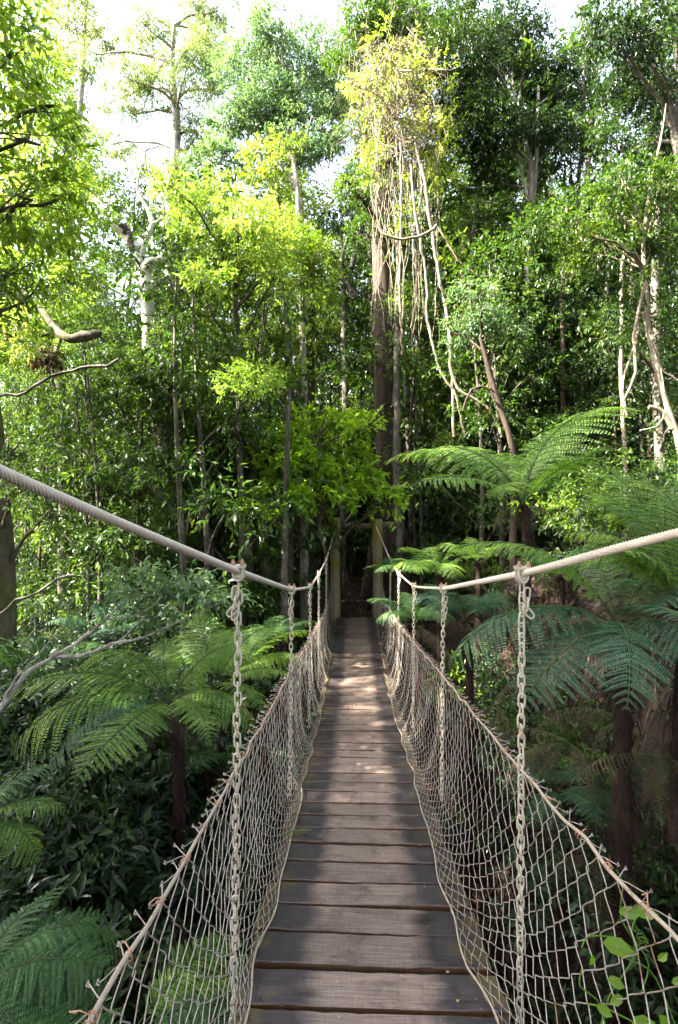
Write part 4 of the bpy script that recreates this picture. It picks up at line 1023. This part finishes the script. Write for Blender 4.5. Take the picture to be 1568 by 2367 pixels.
# ------------------------------------------------------------------ understory and backdrop
R = np.random.default_rng(SEED)
def proto_tree(label, H, r0, bark, leaf, crown_from, spread, nblob, L, cov, group, loc, droop=.25, seed=0):
    base = np.zeros(3); t = thing('forest_tree', label, 'tree', loc, group)
    n = 12; s = np.linspace(0, 1, n); p = np.stack([.04 * H * np.sin(s * 2.3 + seed) * s, .03 * H * np.sin(s * 3.1 + 1 + seed) * s, s * H - .2], -1)
    mb = MB().tube(p, r0 * (1.15 - .9 * s), 9, wob=.03)
    cb = MB()
    for q in range(nblob):
        h = H * (crown_from + (1.02 - crown_from) * (q + .5) / nblob + R.uniform(-.03, .03)); a = q * 2.4 + R.uniform(-.4, .4)
        rad = spread * math.sin(PI * min(.96, .22 + .74 * (h / H - crown_from) / (1 - crown_from))) * R.uniform(.45, 1.0)
        sxy = np.interp(h / H, s, p[:, 0]); c = np.array([sxy + math.cos(a) * rad, math.sin(a) * rad, h])
        r = np.array([1, 1, .62]) * spread * R.uniform(.42, .62)
        limb(mb, [sxy, 0, h - rad * .7 - .3], c, r0 * .3, .01, .1, 7, 5)
        nn = int(cov * r[0] * r[2] * PI / (L * L * .42 * .5) * 1.5)
        foliage(cb, c, r, nn, L, sub=14, droop=droop)
    put('trunk', mb.mesh('forest_trunk', M[bark], smooth=True), t)
    put('crown', cb.mesh('forest_crown', M[leaf]), t)
    return t


G1 = 'forest trees beyond the gully'
far_lab = 'leafy forest tree standing in the wood beyond the gully'
protos = [proto_tree(far_lab, 19, .20, 'bark_grey', 'leaf_mid', .30, 2.6, 15, .145, .85, G1, (-11, 19, float(ground_z(-11, 19))), seed=1),
          proto_tree(far_lab, 17, .16, 'bark_pale', 'leaf_vivid', .28, 2.4, 14, .145, .8, G1, (-15.5, 24, float(ground_z(-15.5, 24))), seed=2),
          proto_tree(far_lab, 21, .22, 'bark_brown', 'leaf_dark', .22, 2.7, 17, .145, .95, G1, (6.5, 20, float(ground_z(6.5, 20))), seed=3),
          proto_tree(far_lab, 13, .12, 'bark_grey', 'leaf_yellow', .15, 2.2, 13, .115, .8, G1, (-5.5, 21, float(ground_z(-5.5, 21))), seed=4)]
spots = [(0, -7, 25, 1.0), (3, -19, 30, 1.3), (1, -9.5, 29, 1.15), (2, -2.5, 24, .95), (0, 2.0, 23, .95), (1, 4.5, 27, 1.1), (2, 9.5, 24, 1.0), (2, 12.5, 19, 1.0), (0, 15.5, 23, 1.05), (2, 19, 28, 1.2), (3, -1.5, 31, 1.4),
         (3, 8, 33, 1.7), (2, 11, 30, 1.2), (1, -24, 38, 1.2), (3, -13, 40, 1.5), (0, -4, 38, 1.2), (2, 15, 37, 1.3), (1, 21, 42, 1.4), (0, 3, 42, 1.3), (3, -30, 45, 1.8), (3, 27, 40, 1.8), (2, 7.8, 16, .85), (0, 11.0, 14.5, .85),
         (3, -9, 16.5, .75), (1, 1.2, 18.5, .8), (3, -13.5, 14, .8), (3, 3.5, 19.5, .8), (2, -17, 20, .8), (2, 14.5, 13, .9)]
for (k_, x, y, s) in spots:
    dup(protos[k_], (x, y, ground_z(x, y) - .1), R.uniform(0, 6.28), s)
# unseen trees added beside and behind the camera to shade the bridge
G2 = 'unseen shade trees added around the near end of the bridge'
for (k_, x, y, s) in [(2, -8.0, .5, .95), (0, -6.5, -4.5, 1.0), (2, -12.5, -4, 1.1), (0, -1.5, -6.5, 1.0), (2, 4.0, -5, .9), (2, 8.5, 1, .9), (0, 9.5, -6, 1.0), (0, -15, 2, 1.1), (2, -5.5, -10, 1.2), (0, 11, 6, .9), (2, .8, -4.2, .8), (2, 5.5, -9, 1.2), (2, -9, 4, .85), (2, -3.8, -2.2, .8), (2, 7.2, -2.5, .9), (2, 9.5, 3.5, .95), (0, 6.4, 2.6, .7), (2, -14, -9, 1.3), (2, 1, -11, 1.3), (2, 13, -2, 1.2), (2, -16, 7, 1.2), (0, -5.6, 1.8, .75), (2, -10.5, -2, .95), (2, -7.5, -1.8, .85), (2, -9.6, -6.5, 1.0), (2, -4.6, -.6, .6), (2, -8.2, 1.6, .9), (2, -6.4, .2, .75), (2, -11, -.4, 1.0)]:
    o = dup(protos[k_], (x, y, ground_z(x, y) - .1), R.uniform(0, 6.28), s); o['label'] = 'tall unseen rainforest tree added to shade the near end of the bridge'; o['group'] = G2


G3 = 'young trees of the middle storey'
ylab = 'young bushy tree with leaves down to its foot in the middle storey'
yp = [proto_tree(ylab, 6.0, .05, 'bark_grey', 'leaf_mid', .10, 1.15, 13, .105, .75, G3, (-4.4, 10.5, float(ground_z(-4.4, 10.5))), seed=5),
      proto_tree(ylab, 6.5, .045, 'bark_brown', 'leaf_dark', .06, 1.2, 14, .11, .8, G3, (3.6, 11.5, float(ground_z(3.6, 11.5))), seed=6),
      proto_tree(ylab, 5.5, .04, 'bark_grey', 'leaf_mid', .12, 1.05, 12, .105, .7, G3, (-7.4, 12.5, float(ground_z(-7.4, 12.5))), seed=7)]
n_ = 0
while n_ < 64:
    x = R.uniform(-13, 12); y = R.uniform(9.5, 19)
    if abs(x - .4) < 1.5 and y < 15.5: continue
    if abs(x) > y * .8: continue
    if -6 < x < -2 and y < 12 and R.random() < .5: continue
    dup(yp[int(R.choice([0, 1, 2, 1, 0]))], (x, y, ground_z(x, y)), R.uniform(0, 6.28), R.uniform(.65, 1.55)); n_ += 1

n_ = 0
while n_ < 26:
    x = R.choice([-1, 1]) * R.uniform(2.4, 6.5) + .3; y = R.uniform(8.6, 12.5)
    if abs(x) > y * .68 or (x > 0 and y < 10): continue
    dup(yp[int(R.choice([0, 0, 1, 2]))], (x, y, ground_z(x, y)), R.uniform(0, 6.28), R.uniform(.7, 1.4)); n_ += 1
n_ = 0
while n_ < 40:
    x = R.uniform(-14, 13); y = R.uniform(12.5, 21)
    if abs(x) > y * .75 or (abs(x - .4) < 1.6 and y < 16) or (x < -4 and R.random() < .5): continue
    dup(yp[int(R.choice([0, 1, 1, 0, 2]))], (x, y, ground_z(x, y)), R.uniform(0, 6.28), R.uniform(1.5, 2.5)); n_ += 1

mb = MB()
for q in range(520):
    a = R.uniform(-50, 50); dd = R.uniform(40, 75); x = math.sin(math.radians(a)) * dd; y = math.cos(math.radians(a)) * dd
    hmax = 15 if x > -8 else 5
    z = R.uniform(-6, hmax); foliage(mb, [x, y, z], np.array([4, 4, 2.6]), 150, .5, sub=9)
tag(put('distant_forest', mb.mesh('distant_forest', M['leaf_yellow'])), 'far off mass of forest foliage closing the view beyond the trunks', 'forest', kind='stuff')


def proto_shrub(label, name, leaf, r, L, n, group, loc, aspect=.4, near=False):
    t = thing(name, label, 'shrub', loc, group); mb = MB(); cb = MB()
    for q in range(7):
        a = q * .9 + R.uniform(-.3, .3); e = np.array([math.cos(a) * r * .6, math.sin(a) * r * .6, r * R.uniform(.7, 1.5)])
        limb(mb, [0, 0, -.1], e, .014, .003, .2, 7, 4)
        foliage(cb, e, np.array([.62, .62, .38]) * r * R.uniform(.8, 1.2), n // 7, L, sub=7, aspect=aspect, droop=.3, near=near)
    put('stems', mb.mesh('shrub_stems', M['bark_brown'], smooth=True), t)
    put('foliage', cb.mesh('shrub_leaves', M[leaf]), t)
    return t


GS = 'understory shrubs on the gully banks'
sh_lab = 'leafy understory shrub growing on the forest floor'
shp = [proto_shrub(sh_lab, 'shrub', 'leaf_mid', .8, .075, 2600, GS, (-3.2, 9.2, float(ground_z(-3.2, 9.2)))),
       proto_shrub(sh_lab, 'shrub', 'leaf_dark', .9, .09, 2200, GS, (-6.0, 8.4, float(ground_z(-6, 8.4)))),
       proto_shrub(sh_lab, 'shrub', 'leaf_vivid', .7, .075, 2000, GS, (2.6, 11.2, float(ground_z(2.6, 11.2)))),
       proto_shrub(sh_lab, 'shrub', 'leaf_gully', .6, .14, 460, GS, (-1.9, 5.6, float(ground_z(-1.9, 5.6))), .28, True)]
ns = 0
while ns < 140:
    x = R.uniform(-15, 12); y = R.uniform(2.2, 20)
    if abs(x - deck_x(min(y, 12))) < 1.5 and y < 16: continue
    if x > 1 and y < 3.4: continue
    if y < 7 and R.random() < .1: continue
    low = y < 7.5 and x < 2
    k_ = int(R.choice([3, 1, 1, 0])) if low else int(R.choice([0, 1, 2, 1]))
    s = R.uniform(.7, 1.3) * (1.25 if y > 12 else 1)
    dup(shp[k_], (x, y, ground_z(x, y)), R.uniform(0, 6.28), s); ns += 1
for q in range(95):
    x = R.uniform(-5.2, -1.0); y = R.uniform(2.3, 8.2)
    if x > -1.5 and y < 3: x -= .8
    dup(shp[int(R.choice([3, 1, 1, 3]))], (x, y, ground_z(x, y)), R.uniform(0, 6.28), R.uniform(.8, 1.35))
for q in range(46):
    x = R.uniform(1.5, 3.6); y = R.uniform(2.6, 8.8)
    dup(shp[int(R.choice([1, 3]))], (x, y, ground_z(x, y) - .1), R.uniform(0, 6.28), R.uniform(.3, .7))
# tall thicket beyond the portal closing the view
for (x, y, s, k_) in [(-.3, 18, 1.3, 0), (.9, 18.5, 1.5, 2), (1.8, 16, 1.3, 0), (-1.4, 16, 1.5, 0), (.2, 20, 2.2, 0), (2.8, 18, 2.1, 1), (-2.8, 18.5, 2.0, 1), (.6, 22, 2.9, 1), (3.8, 21, 2.6, 1), (-4.2, 22, 2.5, 0), (6, 18, 2.3, 1), (8.5, 17, 2.4, 1), (6, 23, 3, 1), (-7.5, 21, 2.2, 0)]:
    dup(shp[k_], (x, y, ground_z(x, y)), R.uniform(0, 6.28), s)

# roots and withered fronds hanging down the cut face of the right bank
mb = MB()
for q in range(260):
    y = R.uniform(2.4, 8.5); x = R.uniform(1.9, 3.4); z = float(ground_z(x, y)); l = R.uniform(.3, 1.3)
    o_ = np.array([x - .12, y, z + .05]); s_ = np.linspace(0, 1, 8)[:, None]
    mb.tube(o_ + np.array([-.25, R.normal(0, .15), -1.0]) * l * s_ + R.normal(0, .05, 3) * np.sin(s_ * 5) + [0, 0, .0], np.linspace(R.uniform(.004, .014), .002, 8), 4, caps=False)
tag(put('bank_roots', mb.mesh('bank_roots', M['fern_trunk'])), 'thin roots hanging down the dark earth face of the right bank', 'roots', kind='stuff')
for q, (px, py, d) in enumerate([(1320, 1720, 4.3), (1440, 1660, 4.1), (1250, 1560, 5.0), (1540, 1750, 3.6), (1380, 1980, 3.9), (1150, 1640, 5.6)]):
    c = P(px, py, d); lab = ['hanging between the nearest right chain and the shaded fern trunk', 'beside the thick shaded fern trunk', 'just under the shaded fern fronds', 'at the right edge of the dark bank', 'lowest on the dark bank above the mesh', 'behind the nearest right chain half way down'][q]
    t = thing('dead_fern', 'withered brown fern skirt ' + lab, 'fern', c)
    for k_ in range(6):
        o = put('dead_frond', FR['fern_dead'][0], t); ln = R.uniform(.45, .8)
        o.rotation_euler = (R.normal(0, .3), math.radians(R.uniform(30, 70)), math.radians(R.uniform(120, 300))); o.scale = (ln,) * 3

# leaf litter and ground cover
mb = MB(); N = 9000
x = R.uniform(-9, 9, N); y = R.uniform(7.5, 17, N); x[:1800] = R.normal(.5, 1.0, 1800); y[:1800] = R.uniform(10.8, 16, 1800)
x[1800:4200] = R.uniform(1.8, 6, 2400); y[1800:4200] = R.uniform(2, 9, 2400)
x[4200:4700] = R.uniform(-1.5, 1.5, 500); y[4200:4700] = R.uniform(-1.5, .3, 500)
pos = np.stack([x, y, ground_z(x, y) + .02], -1)
L_ = R.uniform(.05, .13, N)
leaves(mb, pos, nz(R.normal(size=(N, 3)) * [1, 1, .25]), nz(np.array([0, 0, 1.]) + R.normal(0, .45, (N, 3))), L_, L_ * .45)
tag(put('leaf_litter', mb.mesh('leaf_litter', M['leaf_dead'])), 'dry brown fallen leaves covering the path and forest floor', 'leaf litter', kind='stuff')
mb = MB()
for q in range(420):
    if q < 110: x = R.normal(.6, .8); y = R.uniform(12.0, 15)
    else: x = R.uniform(1.9, 6.5); y = R.uniform(2.5, 10)
    a = R.uniform(0, PI); l = R.uniform(.25, .9); z = ground_z(x, y) + R.uniform(.02, .18)
    p0 = np.array([x, y, z]); p2 = np.array([x + math.cos(a) * l, y + math.sin(a) * l, 0]); p2[2] = ground_z(p2[0], p2[1]) + R.uniform(.0, .1)
    mb.tube(densify_c(np.array([p0, (p0 + p2) / 2 + [0, 0, R.uniform(.02, .15)], p2]), .12), R.uniform(.004, .014), 4, caps=False)
tag(put('twig_litter', mb.mesh('twig_litter', M['bark_brown'])), 'fallen twigs and roots strewn over the path end and right bank', 'twigs', kind='stuff')
mb = MB()
N = 1500
for q in range(N):
    x = R.uniform(-12, 10); y = R.uniform(1.4, 16)
    if abs(x - .4) < 1.0 and y > 9.5: continue
    if x > 1.2 and y < 9 and R.random() < .25: continue
    z = ground_z(x, y)
    foliage(mb, [x, y, z + .12], np.array([.3, .3, .16]), 60, .075, sub=3, droop=.1)
tag(put('ground_cover', mb.mesh('ground_cover', M['leaf_dark'])), 'low dark green ground cover on the gully slopes', 'ground cover', kind='stuff')

for (x, y, s, a) in [(-10, 1.3, .85, 1.0), (-9.2, .2, .8, 2.2)]:  # more unseen trees, added to keep sun patches off the near planks
    o = dup(protos[2], (x, y, ground_z(x, y) - .1), a, s); o['label'] = 'tall unseen rainforest tree added to shade the near end of the bridge'; o['group'] = G2

# ------------------------------------------------------------------ light, sky, camera
EL, AZ = math.radians(42), math.radians(-104)      # sun bearing measured clockwise from the view direction
dirv = np.array([math.sin(AZ) * math.cos(EL), math.cos(AZ) * math.cos(EL), math.sin(EL)])
sun = bpy.data.lights.new('sun', 'SUN'); sun.energy = 5.0; sun.angle = math.radians(.5); sun.color = (1, .93, .80)
so = bpy.data.objects.new('sun', sun); C.objects.link(so)
from mathutils import Vector
so.rotation_euler = Vector(dirv).to_track_quat('Z', 'Y').to_euler(); so.location = (-20, -10, 30)
w = bpy.data.worlds.new('World'); sc.world = w; w.use_nodes = True
nt = w.node_tree; bg = nt.nodes['Background']
sky = nt.nodes.new('ShaderNodeTexSky'); sky.sky_type = 'NISHITA'; sky.sun_disc = False
sky.sun_elevation = EL; sky.sun_rotation = AZ
sky.dust_density = 5.0; sky.air_density = 1.0
hs = nt.nodes.new('ShaderNodeHueSaturation'); hs.inputs['Saturation'].default_value = .6; hs.inputs['Value'].default_value = 1.15
nt.links.new(sky.outputs[0], hs.inputs['Color']); nt.links.new(hs.outputs[0], bg.inputs[0]); bg.inputs[1].default_value = .115

cam = bpy.data.cameras.new('camera'); co = bpy.data.objects.new('camera', cam); C.objects.link(co); sc.camera = co
cam.sensor_fit = 'VERTICAL'; cam.sensor_height = 24; cam.lens = 24 * F / 2367
co.location = (0, 0, 0); co.rotation_euler = (PI / 2, 0, 0)
cam.clip_start = .02; cam.clip_end = 1000
vs = sc.view_settings; vs.view_transform = 'Standard'; vs.look = 'None'; vs.gamma = 1; vs.exposure = 3.36
sc.cycles.max_bounces = 7; sc.cycles.diffuse_bounces = 4; sc.cycles.transmission_bounces = 4; sc.cycles.glossy_bounces = 2
sc.cycles.caustics_reflective = False; sc.cycles.caustics_refractive = False
sc.cycles.sample_clamp_indirect = 4
sc.cycles.use_denoising = True
